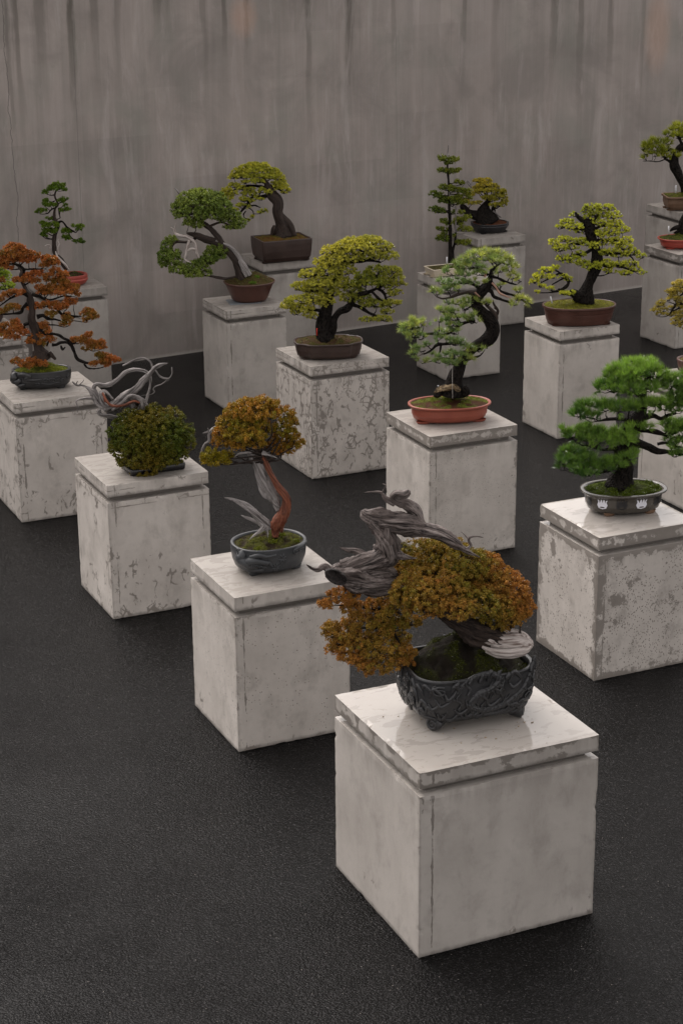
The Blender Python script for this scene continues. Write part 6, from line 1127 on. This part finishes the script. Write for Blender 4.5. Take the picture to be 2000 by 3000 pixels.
# ================= 16: pale lime bonsai at the left edge =================
T = Tree(16, (0, 700, 3.92), 'pale lime green foliage showing behind the orange bonsai at the far left edge', 176)
pot = T.set_pot(-150, 860, 190, 90, .7, 'oval', [(.15, 0), (.05, .4), (.0, .9), (.0, 1.0)], .014, P_UMBER, yaw=-.3, footh=.006, foot=None)
T.soil(mound=.02, seed=55)
T.limb('trunk', [[(-140, 870, 34), (-150, 780, 28), (-130, 680, 24), (-100, 600, 20), (-80, 500, 14), (-60, 420, 9)]], M_BARK, seg=10, lump=.12)
pal = dict(a=(.14, .22, .03), b=(.36, .44, .06), mix=.6, rand=.15, tip=(1.3, 1.3, 1.2))
T.foliage('foliage_pad', [(10, 345, 45, 32), (40, 400, 70, 45), (80, 440, 60, 50), (30, 470, 80, 45), (100, 530, 70, 34), (60, 570, 60, 24), (150, 550, 42, 26), (-60, 380, 90, 70), (-80, 500, 90, 60), (-170, 430, 90, 60), (-200, 560, 80, 50)], BUD, pal, M_BARK, twig=.8)

# ================= 17: straw yellow pine at the right edge =================
T = Tree(17, (1800, 650, 5.226), 'straw yellow drooping pine with brown pot at the right edge above the bright green pine', 187)
pot = T.set_pot(1330, 2090, 385, 200, .68, 'oval', [(.15, 0), (.06, .4), (.03, .85), (.0, .9), (.0, 1.0)], .018, P_BROWN, yaw=-.35, footh=.008, foot='block')
T.soil(mound=.04, seed=59, level=.004, cols=((.14, .12, .03), (.12, .07, .03)))
T.limb('trunk', [[(1330, 2060, 90), (1340, 1900, 66), (1380, 1700, 56), (1370, 1500, 48), (1320, 1300, 42), (1260, 1150, 34), (1200, 1050, 22)]], M_BARK, seg=14, lump=.13)
T.limb('branch', [[(1330, 1350, 34), (1200, 1300, 26), (1060, 1270, 20), (960, 1250, 22), (900, 1310, 18), (850, 1390, 12), (800, 1440, 8), (720, 1455, 5), (640, 1445, 3)], [(1060, 1270, 14), (960, 1330, 12), (880, 1370, 8)], [(1200, 1100, 20), (1080, 1080, 14), (980, 1140, 10), (860, 1160, 5)], [(960, 1280, 9), (860, 1240, 6), (790, 1220, 4)], [(1300, 1500, 20), (1150, 1520, 12), (1000, 1540, 6)]], M_BARK, seg=8, lump=.12)
pal = dict(a=(.24, .20, .035), b=(.46, .38, .075), mix=.5, rand=.18, patch=9, tip=(1.35, 1.3, 1.3))
T.foliage('foliage_pad', [(1000, 930, 60, 26), (920, 970, 60, 36), (1010, 990, 75, 40), (860, 1060, 70, 42), (930, 1060, 75, 45), (830, 1110, 60, 34), (900, 1130, 75, 36), (1020, 1060, 50, 34), (820, 1190, 50, 34), (920, 1190, 70, 36), (1020, 1190, 50, 45), (960, 1240, 60, 28), (700, 1230, 50, 28), (660, 1290, 60, 36), (740, 1270, 36, 28), (580, 1350, 42, 32), (650, 1370, 50, 28), (740, 1360, 60, 36), (680, 1420, 60, 22), (770, 1420, 45, 20), (860, 1320, 40, 24), (1010, 1310, 70, 34),
    (860, 1440, 28, 20), (940, 1420, 60, 36), (1010, 1400, 60, 34), (920, 1500, 50, 36), (1000, 1480, 60, 40), (940, 1570, 70, 34), (1020, 1560, 55, 34), (1000, 1610, 50, 18), (1140, 960, 100, 60), (1180, 1150, 110, 70), (1140, 1420, 90, 60), (1260, 1000, 110, 70), (1150, 1300, 80, 60), (1180, 1560, 100, 60), (1400, 1150, 120, 70)], dict(BUD, k=30, L=.024, w=.0028, sp=.9), pal, M_BARK, twig=1.0)

# ------------------------------------------------------------------ crumbs on the nearest cap
rs = np.random.RandomState(5); g = Geo(); c = PL[1]['c']
for k in range(46):
    a = rs.rand()*6.28; r = .30+.10*rs.randn(); x, y = T and (r*math.cos(a)*.9, -abs(r*math.sin(a))*.8)
    p = Vector((c.x+x, c.y+y, PL[1]['h']+.001)); s_ = .0012+.003*rs.rand()**3
    tube(g, [p-Vector((s_, 0, 0)), p+Vector((s_, s_*rs.randn(), s_*.5))], [s_*.8, s_*.5], seg=5, rs=rs, lump=.3, c=(.5, .4, .3))
o_ = g.build('soil_crumbs', M_SOIL); tag(o_, 'soil crumbs scattered on the wet cap before the dragon relief pot', 'soil crumbs', kind='stuff')
